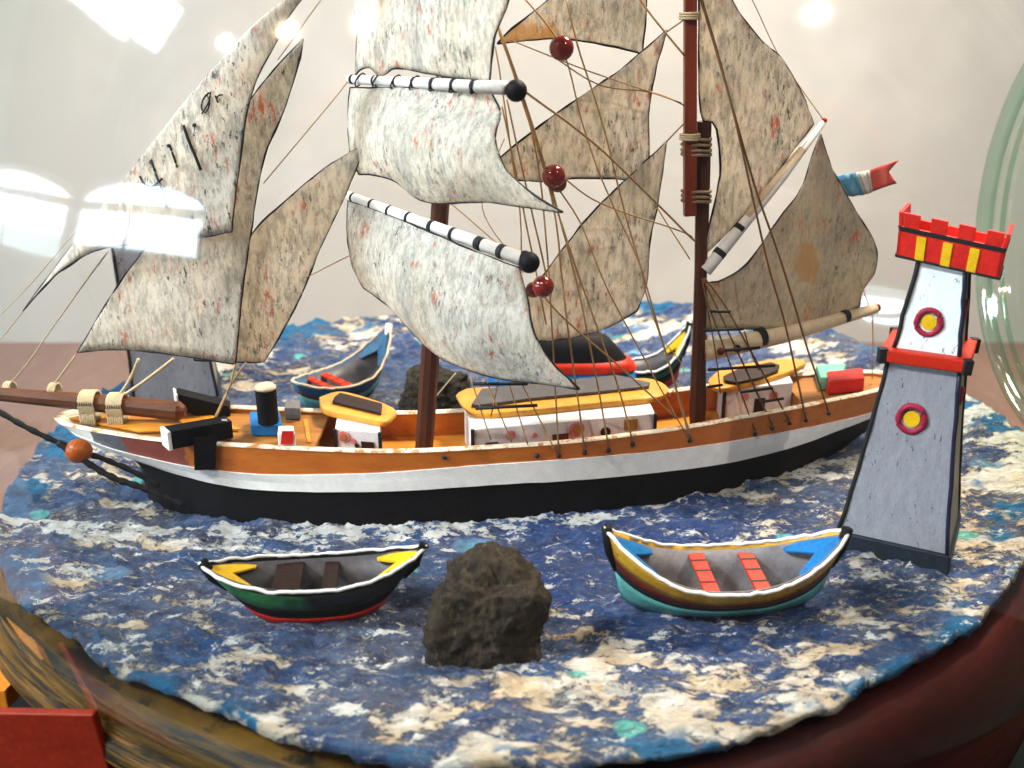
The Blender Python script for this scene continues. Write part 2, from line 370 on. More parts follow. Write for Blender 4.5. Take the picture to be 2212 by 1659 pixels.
    g3 = N(nt, 'ShaderNodeVectorMath', operation='DISTANCE'); g3.inputs[1].default_value = (2.0, -3.9, 0); nt.links.new(v2, g3.inputs[0])
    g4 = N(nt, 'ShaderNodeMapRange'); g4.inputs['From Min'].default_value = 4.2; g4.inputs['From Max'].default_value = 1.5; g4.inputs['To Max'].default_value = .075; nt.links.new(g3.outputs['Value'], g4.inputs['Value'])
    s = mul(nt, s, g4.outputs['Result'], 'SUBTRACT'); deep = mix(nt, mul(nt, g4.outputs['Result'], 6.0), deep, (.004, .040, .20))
    mr = N(nt, 'ShaderNodeMapRange'); mr.inputs['From Min'].default_value = .580; mr.inputs['From Max'].default_value = .615; nt.links.new(s, mr.inputs['Value'])
    cream = mix(nt, noise_fac(nt, v, 1.2, 4, .6, .4, .6), (.62, .50, .34), (.68, .67, .63))
    cream = mix(nt, mul(nt, noise_fac(nt, v, 3.5, 6, .8, .52, .6), .55), cream, (.30, .25, .22))
    col = mix(nt, mr.outputs['Result'], deep, cream)
    fine = mul(nt, noise_fac(nt, v, 3.4, 8, .85, .585, .62, .2), .75)
    col = mix(nt, fine, col, (.74, .68, .58))
    vo = N(nt, 'ShaderNodeTexVoronoi'); vo.inputs['Scale'].default_value = .85; nt.links.new(v, vo.inputs['Vector'])
    dot = N(nt, 'ShaderNodeMapRange'); dot.inputs['From Min'].default_value = .16; dot.inputs['From Max'].default_value = .13; nt.links.new(vo.outputs['Distance'], dot.inputs['Value'])
    sel = N(nt, 'ShaderNodeSeparateColor'); nt.links.new(vo.outputs['Color'], sel.inputs[0])
    gate = mul(nt, sel.outputs[0], .42, 'GREATER_THAN')
    col = mix(nt, mul(nt, mul(nt, dot.outputs['Result'], gate), .9), col, (.12, .50, .44))
    dot2 = N(nt, 'ShaderNodeMapRange'); dot2.inputs['From Min'].default_value = .25; dot2.inputs['From Max'].default_value = .21; nt.links.new(vo.outputs['Distance'], dot2.inputs['Value'])
    gate2 = mul(nt, sel.outputs[1], .72, 'GREATER_THAN')
    col = mix(nt, mul(nt, mul(nt, dot2.outputs['Result'], gate2), .7), col, (.16, .30, .48))
    # blue rim dabs where the putty meets the glass
    rm = N(nt, 'ShaderNodeMapRange'); rm.inputs['From Min'].default_value = 9.05; rm.inputs['From Max'].default_value = 9.3; nt.links.new(ln.outputs['Value'], rm.inputs['Value'])
    col = mix(nt, mul(nt, rm.outputs['Result'], noise_fac(nt, v2, .5, 4, .6, .50, .54)), col, (.02, .14, .30))
    # white foam dabbed along the hull
    sx = N(nt, 'ShaderNodeSeparateXYZ'); nt.links.new(v2, sx.inputs[0])
    hy = mul(nt, mul(nt, sx.outputs[0], .021, 'MULTIPLY'), sx.outputs[0], 'MULTIPLY')
    hy = mul(nt, mul(nt, sx.outputs[0], .21, 'MULTIPLY'), hy, 'ADD')          # y of the near waterline as a function of x
    dy = mul(nt, mul(nt, mul(nt, sx.outputs[1], 3.15, 'ADD'), hy, 'SUBTRACT'), -1.0)
    fo = N(nt, 'ShaderNodeMapRange'); fo.inputs['From Min'].default_value = .75; fo.inputs['From Max'].default_value = .05; fo.inputs['To Max'].default_value = .10; nt.links.new(dy, fo.inputs['Value'])
    n2 = N(nt, 'ShaderNodeTexNoise'); n2.inputs['Scale'].default_value = 1.9; n2.inputs['Detail'].default_value = 8; n2.inputs['Roughness'].default_value = .75; nt.links.new(v, n2.inputs['Vector'])
    fs_ = N(nt, 'ShaderNodeMapRange'); fs_.inputs['From Min'].default_value = .57; fs_.inputs['From Max'].default_value = .60; nt.links.new(mul(nt, n2.outputs['Fac'], fo.outputs['Result'], 'ADD'), fs_.inputs['Value'])
    near_ = mul(nt, dy, -.35, 'GREATER_THAN')
    col = mix(nt, mul(nt, mul(nt, fs_.outputs['Result'], near_), .92), col, (.74, .74, .70))
    nt.links.new(col, b.inputs['Base Color']); b.inputs['Roughness'].default_value = .42; b.inputs['Specular IOR Level'].default_value = .22
    hs = mul(nt, noise_fac(nt, v, 4, 8, .75, 0, 1, .8), mul(nt, mr.outputs['Result'], .35), 'ADD')
    bump(nt, b, hs, 1.0, .16)
    o = mk('sea', vs, fs, m, None, True); tag(o, kind='structure'); return o
build_sea()
# ================================================================== THE BOTTLE AND ITS STAND
GC = Vector((0, 0, 3.8)); GR = 10.7
def glass_mat(name, tint, refl=.06, edge=None):
    m, nt, b = new_mat(name); nt.nodes.remove(b)
    lw = N(nt, 'ShaderNodeLayerWeight'); lw.inputs['Blend'].default_value = .5
    p5 = mul(nt, lw.outputs['Facing'], 4.0, 'POWER')
    fr = mul(nt, mul(nt, p5, .85), refl, 'ADD')
    tr = N(nt, 'ShaderNodeBsdfTransparent')
    tc = mix(nt, mul(nt, lw.outputs['Facing'], 3.0, 'POWER'), tint, edge or tint); nt.links.new(tc, tr.inputs['Color'])
    gl = N(nt, 'ShaderNodeBsdfGlossy'); gl.inputs['Roughness'].default_value = .055
    v = coords(nt); bp = N(nt, 'ShaderNodeBump'); bp.inputs['Strength'].default_value = .12; bp.inputs['Distance'].default_value = .25
    nt.links.new(noise_fac(nt, v, .28, 2, .4, 0, 1), bp.inputs['Height']); nt.links.new(bp.outputs['Normal'], gl.inputs['Normal'])
    ms = N(nt, 'ShaderNodeMixShader'); nt.links.new(fr, ms.inputs[0]); nt.links.new(tr.outputs[0], ms.inputs[1]); nt.links.new(gl.outputs[0], ms.inputs[2])
    nt.links.new(ms.outputs[0], nt.nodes['Material Output'].inputs['Surface']); return m
bottle = empty('glass_bottle', (0, 0, -6.9), 'large round clear glass bottle lying on its side around the model ship', 'bottle')
def revolve_x(prof, cy, cz, seg=96):
    vs = []; fs = []; n = len(prof)
    for (x, r) in prof:
        for k in range(seg):
            a = 2 * PI * k / seg; vs.append(Vector((x, cy + r * math.cos(a), cz + r * math.sin(a))))
    for i in range(n - 1):
        for k in range(seg): fs.append((i * seg + k, i * seg + (k + 1) % seg, (i + 1) * seg + (k + 1) % seg, (i + 1) * seg + k))
    return vs, fs
prof = [(-GR * math.cos(R(t)), max(.001, GR * math.sin(R(t)))) for t in [i * 2.5 for i in range(0, 37)]] + [(12.8 * math.sin(R(t)), GR * math.cos(R(t))) for t in [2.5 * i for i in range(1, 27)]]
m_glass = glass_mat('clear_bottle_glass', (.99, .995, .99), .055, (.82, .93, .86))
vs, fs = revolve_x(prof, 0, 3.8); mk('bottle_body', vs, fs, m_glass, bottle, True)
nprof = [(11.6, 4.52), (11.9, 4.22), (12.3, 4.1), (13.0, 4.05), (15, 4.05), (19, 4.05)]
m_gglass = glass_mat('green_tinted_glass', (.80, .93, .85), .10, (.28, .58, .42))
vs, fs = revolve_x(nprof, .4, 4.7); mk('bottle_neck', vs, fs, m_gglass, bottle, True)
for (x, r, t) in ((11.5, 4.5, .19), (12.0, 4.62, .06), (12.5, 4.05, .10), (13.4, 3.95, .07)):
    mb = MB(); n = 96; ring = [Vector((x, .4 + r * math.cos(2 * PI * k / n), 4.7 + r * math.sin(2 * PI * k / n))) for k in range(n + 1)]
    mb.tube(ring, t, 10, False); mb.build('glass_ring', m_gglass, bottle, True)

def rail_arc(a0, a1, prof, n=90):
    mb = MB(); vs = []; fs = []; m = len(prof)
    for k in range(n + 1):
        a = R(a0 + (a1 - a0) * k / n); c, s_ = math.cos(a), math.sin(a); r0 = lerp1(math.degrees(a) % 360, RAILR)
        for dr, z in prof: vs.append(Vector(((r0 + dr) * c, (r0 + dr) * s_, z)))
    for k in range(n):
        for i in range(m): fs.append((k * m + i, k * m + (i + 1) % m, (k + 1) * m + (i + 1) % m, (k + 1) * m + i))
    fs += [tuple(range(m)), tuple(n * m + i for i in range(m))]
    return mb.add(vs, fs)
RAILR = [(0, 10.9), (170, 10.0), (200, 9.82), (215, 9.70), (230, 9.42), (245, 9.36), (260, 9.56), (280, 9.56), (303, 9.34), (326, 9.66), (345, 10.1), (360, 10.9)]
stand = empty('bottle_stand', (0, 0, -7.4), 'dark red wooden cradle under the bottle, its ochre band painted as refraction in the glass', 'stand')
m_streak = paint('streaky_ochre_refraction', (.17, .085, .010), (.035, .018, .005), rough=.5, scale=.8, stretch=(.35, .35, 9), wear=(.012, .010, .006), wear_amt=(.48, .56), bmp=.6)
m_dred = paint('dark_red_wood', (.050, .002, .001), (.018, .001, .0008), rough=.6, scale=.8, stretch=(.5, .5, 2), wear=(.02, .003, .003), wear_amt=(.6, .75))
m_dred2 = paint('brick_red_wood', (.26, .022, .007), (.16, .012, .004), rough=.45, scale=1.5)
m_ob = paint('orange_wood', (.65, .25, .02), (.45, .14, .015), rough=.4, scale=1.2)
rail_arc(178, 262, [(-.6, -1.5), (.30, -1.45), (.44, -1.2), (.40, -.95), (.28, -.80), (.30, -.62), (.16, -.42), (.02, -.34), (-.6, -.34)]).build('curved_rim', m_streak, stand, True, label='streaky ochre band on the left, painted as refraction in the glass edge')  # streaks imitate wood refracted by the thick glass edge, added as a solid band
rail_arc(262.5, 372, [(-.6, -2.9), (.62, -2.8), (.60, -2.3), (.32, -.9), (.10, -.34), (-.6, -.34)]).build('curved_rim', m_dred, stand, True, label='dark red rail on the right')
# ================================================================== THE SHIP
ship = empty('model_ship', (0, -2, 0), 'model sailing ship with speckled paper sails, black hull and orange bulwark inside the bottle', 'model ship')
WLB = [(0, .25), (.02, .62), (.045, .83), (.12, 1.0), (.24, 1.14), (.5, 1.08), (.74, 1.08), (.88, .84), (.95, .5), (1, .18)]
GUN = [(0, .14), (.012, .36), (.06, .62), (.114, .80), (.145, .88), (.2, .96), (.4, .98), (.7, 1.03), (.85, .96), (.93, .76), (.975, .55), (1, .30)]
def xb(z): return lerp1(z, [(-.4, -7.0), (0, -7.0), (.85, -7.12), (1.1, -8.35), (1.5, -8.80)])
def xs(z): return lerp1(z, [(-.4, 6.5), (0, 6.9), (.4, 7.35), (.7, 7.85), (1.05, 8.1), (1.5, 8.15)])
SBP = [(-9, .92), (-6.5, .82), (-5, .66), (-3, .69), (0, .75), (3, .67), (5, .60), (6, .70), (7, .88), (8.2, .97)]
STP = [(-9, 1.34), (-8, 1.24), (-6.9, 1.08), (-6.5, 1.06), (-5, .97), (-3, 1.01), (-1, 1.12), (1, 1.15), (3, 1.09), (5, 1.04), (7, 1.02), (8.2, 1.06)]
BTP = [(-9, 1.42), (-6.5, 1.45), (-5, 1.49), (-4, 1.44), (-2, 1.40), (0, 1.42), (3, 1.46), (8.2, 1.50)]
def hb(t, z):
    k = max(0, min(1, z / 1.5)); return lerp1(t, WLB) * (1 - k) + lerp1(t, GUN) * k
NT = 90
TAU = [0, .004, .009] + [.015 + .985 * (i / (NT - 3)) for i in range(NT - 2)]
def ring_at(zf, inset=0.0, out=0.0, zmode=None):
    """closed plan outline of the hull at height zf (number or function of x): near side bow-to-stern, then far side back"""
    near = []; far = []
    for t in TAU:
        z = zf if not callable(zf) else zf(-8 + 16 * t)
        x = xb(z) + t * (xs(z) - xb(z)); z = zf if not callable(zf) else zf(x)
        h = hb(t, z) - inset + out
        h = max(.02, h); x2 = x + (inset if t < .02 else 0) - (inset if t > .98 else 0)
        near.append(Vector((x2, yc(x) - h, z))); far.append(Vector((x2, yc(x) + h, z)))
    return near + far[::-1]
def skin(rings, closed_bottom=False, closed_top=False):
    n = len(rings[0]); vs = [p for r in rings for p in r]; fs = []
    for j in range(len(rings) - 1):
        for i in range(n): fs.append((j * n + i, j * n + (i + 1) % n, (j + 1) * n + (i + 1) % n, (j + 1) * n + i))
    if closed_bottom: fs.append(tuple(range(n)))
    if closed_top:                                # strip of quads across, near to far
        o = (len(rings) - 1) * n; h = n // 2
        for i in range(h - 1): fs.append((o + i, o + i + 1, o + n - 2 - i, o + n - 1 - i))
    return vs, fs
fSB = lambda x: smooth1(x, SBP); fST = lambda x: smooth1(x, STP); fBT = lambda x: smooth1(x, BTP)
vs, fs = skin([ring_at(-.35), ring_at(0), ring_at(.25), ring_at(lambda x: .6 * fSB(x) + .1), ring_at(lambda x: fSB(x) + .02)])
hull = mk('hull', vs, fs, M_black, ship, True)
e = .035
fw = lambda f, s: (lambda x: f(x) + .012 * noise.noise(Vector((x * 2.2, s, 0))))
vs, fs = skin([ring_at(fw(fSB, 1), out=0), ring_at(fw(fSB, 1), out=e), ring_at(lambda x: .5 * (fSB(x) + fST(x)), out=e), ring_at(fw(fST, 2), out=e), ring_at(fw(fST, 2), out=-.01)])
mk('sheer_strake', vs, fs, M_white, ship, False)
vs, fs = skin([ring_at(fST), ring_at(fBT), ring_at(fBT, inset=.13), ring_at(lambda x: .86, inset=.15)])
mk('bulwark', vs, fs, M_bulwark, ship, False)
vs, fs = skin([ring_at(lambda x: fBT(x) + .004, out=.012), ring_at(lambda x: fBT(x) + .035 + .012 * noise.noise(Vector((x * 5, 0, 0)))), ring_at(lambda x: fBT(x) + .03, inset=.13), ring_at(lambda x: fBT(x) + .004, inset=.145)])
mk('rail_cap', vs, fs, M_capwhite, ship, True)
def deck_piece(name, x0, x1, z0, z1, mat, inset=.1):
    xsn = [x0 + (x1 - x0) * i / 24 for i in range(25)]; near = []; far = []
    for x in xsn:
        t = (x - xb(1.45)) / (xs(1.45) - xb(1.45)); h = max(.03, hb(max(0, min(1, t)), 1.45) - inset)
        near.append((x, yc(x) - h)); far.append((x, yc(x) + h))
    return MB().prism(near + far[::-1], z0, z1).build(name, mat, ship)
deck_piece('main_deck', -4.2, 6.6, .70, .93, M_deckwood)
deck_piece('forecastle_deck', -8.7, -3.55, 1.33, 1.40, M_forewood, .12)
deck_piece('poop_deck', 5.75, 8.02, 1.0, 1.44, M_forewood, .06)
# forecastle planks at the stem
mb = MB(); mb.hexa([uz(150, 905, 1.43), uz(300, 935, 1.43), uz(520, 930, 1.43), uz(420, 880, 1.43)], [uz(150, 905, 1.43) + Vector((0, 0, .02))] * 0 + [p + Vector((0, 0, .03)) for p in (uz(150, 905, 1.43), uz(300, 935, 1.43), uz(520, 930, 1.43), uz(420, 880, 1.43))])
mb.build('bow_plank', M_deckwood, ship)
# -------- bowsprit
bp = [uz(-60, 846, 1.95), uz(120, 862, 1.85), uz(400, 888, 1.68)]
mb = MB(); mb.tube([bp[0], bp[0].lerp(bp[1], .5), bp[1], bp[1].lerp(bp[2], .5), bp[2] - Vector((.12, 0, 0)), bp[2]], [.12, .14, .16, .18, .19, .10], 10)
spr = mb.build('bowsprit', M_spritwood, ship)
for u in (195, 255):
    c = bp[1].lerp(bp[2], (u - 120) / 280); mb = MB()
    for k in range(7):
        dx = (k - 3) * .042
        mb.tube([c + Vector((dx, .23 * math.cos(a), .22 * math.sin(a) - (.10 if math.sin(a) < 0 else 0))) for a in [2 * PI * i / 14 for i in range(15)]], .026, 6, False)
        mb.tube([c + Vector((dx, -.20, -.05)), c + Vector((dx + .01, -.24, -.42 + .02 * (k % 2)))], .025, 6)
    mb.build('lashing', M_threadlt, spr, True)
# -------- masts
def axis_at(x, z): return Vector((x, yc(x), z))
fm0 = ys(916, 962); fm1 = ys(951, 440); fdir = (fm1 - fm0)
fm0 = fm0 - fdir * (.25 / fdir.z); fmt = fm0 + fdir * (11.6 / fdir.z)
mb = MB(); mb.tube([fm0, fm0.lerp(fm1, .35), fm0.lerp(fm1, .8), fm1, fmt], [.17, .175, .16, .16, .09], 9)
fmast = mb.build('foremast', M_mastdark, ship, False)
mm0 = ys(1506, 915); mm1 = ys(1521, 262); md = mm1 - mm0; mm0 = mm0 - md * (.2 / md.z)
mb = MB(); mb.tube([mm0, mm0.lerp(mm1, .1), mm0.lerp(mm1, .3), mm0.lerp(mm1, .55), mm0.lerp(mm1, .8), mm1], [.15, .17, .135, .12, .135, .135], 8)
mmast = mb.build('mainmast', M_mastdark, ship)
t0 = ys(1490, 465, -.10); t1 = ys(1491, -40, -.10); td = t1 - t0; t2 = t0 + td * ((12.6 - t0.z) / td.z)
mb = MB(); mb.tube([t0, t0.lerp(t1, .25), t1, t2], [.15, .15, .14, .08], 4); top = mb.build('topmast', M_mastred, ship)
for v in (300, 312, 324, 333, 412, 423, 433):
    c = ys(1504, v, -.05); mb = MB()
    mb.tube([c + Vector((.26 * math.cos(a), .2 * math.sin(a), .01 * math.sin(3 * a))) for a in [2 * PI * i / 16 for i in range(17)]], .028, 6, False)
    mb.build('mast_lashing', M_lash, mmast, True)
for v in (40, 300):
    c = ys(1490, v, -.10); mb = MB()
    for k in range(3): mb.tube([c + Vector((.17 * math.cos(a), .17 * math.sin(a), k * .04)) for a in [2 * PI * i / 12 for i in range(13)]], .022, 6, False)
    mb.build('thread_collar', M_threadlt, top, True)
# -------- sails
def sail(name, top, right, bottom, left, off, bulge, mat, nu=36, nv=36, edge=.021, sides='trbl', jag=0.0):
    """Coons patch in the picture plane, carried to real depth: off = (TL, TR, BR, BL) distances from the keel line"""
    T = crom(top, nu); B = crom(bottom, nu); L = crom(left, nv); Rr = crom(right, nv); vs = []; fs = []
    TL, TR, BR, BL = T[0], T[-1], B[-1], B[0]
    for j in range(nv):
        t = j / (nv - 1)
        for i in range(nu):
            s = i / (nu - 1)
            p = T[i] * (1 - t) + B[i] * t + L[j] * (1 - s) + Rr[j] * s - (TL * (1 - s) * (1 - t) + TR * s * (1 - t) + BR * s * t + BL * (1 - s) * t)
            o = (off[0] * (1 - s) + off[1] * s) * (1 - t) + (off[3] * (1 - s) + off[2] * s) * t
            o -= bulge * math.sin(PI * s) ** .8 * math.sin(PI * (.12 + .88 * t)) ** .8
            o += .05 * noise.noise(Vector((p.x * .01, p.y * .01, 2)))
            vs.append(ys(p.x, p.y, o))
    for j in range(nv - 1):
        for i in range(nu - 1): fs.append((j * nu + i, j * nu + i + 1, (j + 1) * nu + i + 1, (j + 1) * nu + i))
    me = mk(name, vs, fs, mat, ship, True)
    sm = me.modifiers.new('thickness', 'SOLIDIFY'); sm.thickness = .016; sm.offset = 0
    E = {'t': [vs[i] for i in range(nu)], 'b': [vs[(nv - 1) * nu + i] for i in range(nu)], 'l': [vs[j * nu] for j in range(nv)], 'r': [vs[j * nu + nu - 1] for j in range(nv)]}
    mb = MB()
    for k in sides:
        if (E[k][0] - E[k][-1]).length > .1:
            pts = wobble(E[k], .012, 4); mb.tube(pts, [edge * (.75 + .6 * noise.noise(p * 3)) for p in pts], 6)
    if mb.v: mb.build('bolt_rope', M_ink, me, True)
    return me, vs
warm = (.92, .85, .74); cool = (.84, .84, .79); lt = (.88, .84, .76)
m_s_cool = sail_mat('pale_speckled_sail', cool, .8); m_s_warm = sail_mat('tan_speckled_sail', warm, .8); m_s_lt = sail_mat('cream_speckled_sail', lt, 1.0)
AP = (830, -190)
jib1, jv1 = sail('outer_jib', [AP, AP], [AP, (646, 5), (597, 90), (542, 208), (514, 382), (500, 500)], [(49, 672), (100, 615), (139, 580), (226, 536), (403, 516), (500, 500)],
     [AP, (646, -6), (517, 104), (392, 243), (319, 333), (180, 500), (49, 672)], (.0, .0, -.35, -.1), .10, m_s_lt)
AP2 = (656, 84)
sail('middle_jib', [AP2, AP2], [AP2, (645, 135), (618, 226), (569, 347), (542, 503), (524, 633), (509, 787)], [(167, 761), (260, 755), (382, 767), (509, 787)],
     [AP2, (560, 190), (440, 370), (309, 543), (243, 635), (167, 761)], (.15, .15, .05, .1), .06, m_s_lt)
AP3 = (792, 309)
sail('inner_jib', [AP3, AP3], [AP3, (742, 430), (690, 540), (650, 640), (602, 730), (570, 783)], [(420, 778), (500, 782), (570, 783)],
     [AP3, (700, 365), (610, 440), (545, 505), (480, 630), (420, 778)], (.45, .45, .4, .4), .05, m_s_warm)
sail('square_sail', [(765, -150), (930, -158), (1120, -160)], [(1120, -160), (1100, -5), (1075, 60), (1064, 110), (1058, 178)],
     [(768, 162), (780, 150), (800, 147), (818, 163), (835, 158), (850, 148), (880, 150), (920, 158), (970, 166), (1020, 172), (1058, 178)],
     [(765, -150), (766, 0), (772, 60), (770, 110), (768, 162)], (.9, -1.9, -1.6, .7), .30, m_s_cool, 44, 30, sides='rbl')
sail('square_sail', [(756, 190), (900, 190), (1062, 200)], [(1062, 200), (1082, 245), (1070, 300), (1095, 368), (1150, 418), (1216, 459)],
     [(776, 376), (820, 380), (858, 394), (892, 424), (940, 439), (1040, 436), (1110, 444), (1216, 459)],
     [(756, 190), (752, 260), (757, 330), (776, 376)], (.9, -1.5, -2.6, .5), .32, m_s_cool, 44, 34)
sail('square_sail', [(752, 432), (850, 468), (950, 510), (1050, 552), (1122, 578)], [(1122, 578), (1138, 640), (1155, 720), (1190, 780), (1252, 840)],
     [(785, 621), (840, 662), (885, 712), (940, 765), (1000, 795), (1080, 818), (1160, 828), (1252, 840)],
     [(752, 432), (750, 500), (762, 575), (785, 621)], (.9, -1.9, -2.4, .6), .36, m_s_cool, 44, 34)
st = ys(1120, 60, .3)
m_s_stain = sail_mat('orange_stained_sail', lt, .7, (tuple(ys(1125, 62, .3)), .65, (.66, .40, .14)))
sail('staysail', [(1210, -20), (1396, -60)], [(1396, -60), (1396, 0), (1393, 60), (1387, 116)], [(1074, 95), (1150, 86), (1220, 84), (1310, 97), (1387, 116)],
     [(1210, -20), (1150, 28), (1098, 68), (1074, 95)], (.3, .3, .3, .3), .1, m_s_stain)
AP = (1440, 66)
sail('staysail', [AP, AP], [AP, (1432, 95), (1416, 150), (1402, 243), (1402, 347), (1398, 398)], [(1040, 375), (1145, 392), (1225, 386), (1329, 386), (1398, 398)],
     [AP, (1340, 150), (1230, 225), (1130, 300), (1040, 375)], (.2, .2, .2, .2), .05, m_s_warm)
AP = (1440, 305)
sail('staysail', [AP, AP], [AP, (1434, 350), (1419, 451), (1405, 512), (1397, 610), (1376, 672)], [(1100, 737), (1145, 738), (1225, 731), (1310, 708), (1376, 672)],
     [AP, (1339, 400), (1256, 486), (1190, 573), (1134, 650), (1100, 737)], (.2, .2, .2, .2), .05, m_s_warm)
sail('gaff_topsail', [(1510, -120), (1545, -120)], [(1545, -120), (1579, -5), (1638, 80), (1687, 125), (1732, 201), (1757, 268)],
     [(1515, 556), (1560, 515), (1620, 448), (1680, 370), (1757, 268)], [(1510, -120), (1510, 0), (1513, 240), (1545, 270), (1556, 350), (1552, 400), (1536, 470), (1515, 556)], (-.05, -.05, -.15, -.1), .07, m_s_warm, jag=0)
m_s_patch = sail_mat('tan_patched_sail', (.58, .52, .42), .7, (tuple(ys(1745, 568, -.1)), .42, (.50, .33, .15)))
PK = (1772, 290)
sail('spanker_sail', [PK, PK], [PK, (1798, 365), (1826, 417), (1861, 476), (1884, 512), (1895, 552), (1888, 592), (1862, 630), (1856, 662)], [(1510, 717), (1583, 710), (1666, 713), (1739, 710), (1800, 690), (1856, 662)],
     [PK, (1753, 340), (1729, 410), (1680, 476), (1614, 569), (1560, 605), (1514, 622), (1510, 717)], (-.1, -.1, .3, 0), .10, m_s_patch, 40, 44)
# handwriting on the outer jib
def on_jib(u, v):
    best = min(jv1, key=lambda p: abs((p - CAM).normalized().dot(Vector((1, 0, 0))) - ray(u, v).normalized().x) + abs((p - CAM).normalized().z - ray(u, v).normalized().z))
    d = ray(u, v).normalized(); return CAM + d * ((best - CAM).dot(d) - .05)
for stroke, w in (([(326, 345), (340, 385), (352, 415), (360, 447)], .022), ([(302, 380), (312, 398), (330, 402), (350, 386)], .02), ([(366, 313), (374, 335), (383, 362)], .02),
                  ([(396, 270), (408, 305), (421, 335), (434, 368)], .026), ([(418, 270), (423, 272)], .035), ([(452, 200), (440, 212), (435, 232), (442, 244), (451, 232), (452, 212), (447, 206)], .016),
                  ([(455, 198), (450, 222), (436, 246)], .013), ([(465, 206), (471, 222)], .017), ([(467, 214), (473, 206), (482, 205)], .014), ([(362, 312), (366, 318)], .03)):
    mb = MB(); mb.tube([on_jib(*p) for p in crom(stroke, 10)[:]] if False else [on_jib(p.x, p.y) for p in crom(stroke, 10)], w, 6); mb.build('pen_stroke', M_ink, jib1, True)
# -------- yards
def spar(name, pts, rad, mat, bands=(), balls=(), bandmat=M_ink, parent=None, seg=12, bw=.07):
    mb = MB(); mb.tube(pts, rad, seg); o = mb.build(name, mat, parent or ship, True)
    a, b = Vector(pts[0]), Vector(pts[-1]); d = (b - a).normalized()
    for t, k in bands:
        c = a.lerp(b, t); r = (rad[0] * (1 - t) + rad[-1] * t) if isinstance(rad, list) else rad
        m2 = MB(); m2.tube([c - d * bw * k * .5, c + d * bw * k * .5], r * 1.10, seg); m2.build('painted_band', bandmat, o, True)
    return o
y1 = [ys(754, 171, .95), ys(1000, 184, -1.1), ys(1092, 190, -1.9)]
yd1 = spar('yard', [y1[0], y1[2]], [.075, .105], M_whitespar, [(.03, .8), (.19, .6), (.34, .6), (.46, .7), (.58, .8), (.71, .9), (.83, 1)])
mb = MB(); mb.ball(ys(1115, 196, -1.95), .165); mb.build('yard_ball', M_black, yd1, True)
y2 = [ys(750, 422, .95), ys(1128, 560, -2.0)]
yd2 = spar('yard', y2, [.08, .115], M_whitespar, [(.04, .6), (.16, .7), (.27, .7), (.385, .8), (.52, 1.2), (.64, 1), (.785, 2.0), (.90, 1.6)])
mb = MB(); mb.ball(ys(1143, 567, -2.05), .17); mb.ball(ys(1134, 556, -2.0), .11); mb.build('yard_ball', M_black, yd2, True)
for (u, v, o, r) in ((1213, 104, -.6, .20), (1196, 381, -1.0, .195), (1205, 396, -.85, .15), (1173, 619, -1.9, .18), (1152, 626, -1.7, .13)):
    mb = MB(); mb.ball(ys(u, v, o), r); mb.build('rigging_bead', M_bead, ship, True)
# furled foot of the top sail lashed along the upper yard
for k in range(7):
    t = .08 + k * .125; c = y1[0].lerp(y1[2], t); mb = MB(); mb.tube([c + Vector((.05 * math.cos(a), .10 * math.cos(a), .11 * math.sin(a))) + Vector((.06 * math.sin(a), 0, 0)) for a in [2 * PI * i / 12 for i in range(13)]], .014, 6, False)
    mb.build('yard_lashing', M_ink, yd1, True)
# -------- gaff, boom, flag
gf = [ys(1524, 585, -.12), ys(1690, 380, -.18), ys(1779, 264, -.2)]
g = spar('gaff', gf, [.125, .10, .055], M_whitespar, [(.12, 1.6), (.29, 1.4), (.80, 1.2)])
mb = MB(); mb.tube([gf[0].lerp(gf[2], .36), gf[0].lerp(gf[2], .82)], [.108, .088], 10); mb.build('bare_wood_length', M_creamspar, g, True)
mb = MB(); mb.ball(ys(1781, 260, -.2), .05); mb.build('tip', M_redp, g, True)
bm_ = [ys(1525, 757, -.15), ys(1700, 722, -.1), ys(1891, 667, 0)]
bo = spar('boom', bm_, [.21, .165, .10], M_creamspar, [(.31, 1.6), (.815, 1.4)])
for (u, v) in ((1556, 758), (1592, 752)):
    mb = MB(); c = ys(u, v, -.35); mb.tube([c + Vector((0, 0, 0)), c + Vector((0, -.05, 0))], .075, 12); mb.build('painted_spot', M_rust if u < 1580 else M_ink, bo, True)
mb = MB(); mb.tube([ys(1528, 735, -.12), ys(1610, 731, -.12)], [.1, .09], 10); mb.build('boom_jaw', M_whitespar, bo, True)
mb = MB(); mb.ball(ys(1893, 665, 0), .09); mb.build('tip', M_bead, bo, True)
def ribbon(name, top, bot, off, mat, parent, n=14):
    T = crom(top, n); B = crom(bot, n); vs = []; fs = []
    for i in range(n):
        for k in range(5):
            p = T[i].lerp(B[i], k / 4); vs.append(ys(p.x, p.y, off + .03 * math.sin(i * .8)))
    for i in range(n - 1):
        for k in range(4): fs.append((i * 5 + k, i * 5 + k + 1, (i + 1) * 5 + k + 1, (i + 1) * 5 + k))
    o = mk(name, vs, fs, mat, parent, True); s = o.modifiers.new('thickness', 'SOLIDIFY'); s.thickness = .02; return o
M_fb = paint('faded_blue_ink', (.06, .22, .38), (.14, .35, .48), rough=.7, scale=6); M_fw = paint('faded_white_paper', (.66, .62, .55), rough=.7, scale=6); M_fr = paint('faded_red_ink', (.58, .07, .06), (.50, .12, .09), rough=.7, scale=6)
fl = ribbon('flag', [(1848, 373), (1862, 371), (1878, 367)], [(1868, 420), (1876, 418), (1886, 414)], .35, M_fw, ship)
ribbon('blue_stripe', [(1800, 383), (1825, 376), (1848, 373)], [(1832, 424), (1850, 423), (1868, 420)], .35, M_fb, fl)
_T = crom([(1878, 367), (1908, 357), (1942, 346)], 14); _B = crom([(1886, 414), (1912, 404), (1938, 396)], 14); _v = []; _f = []
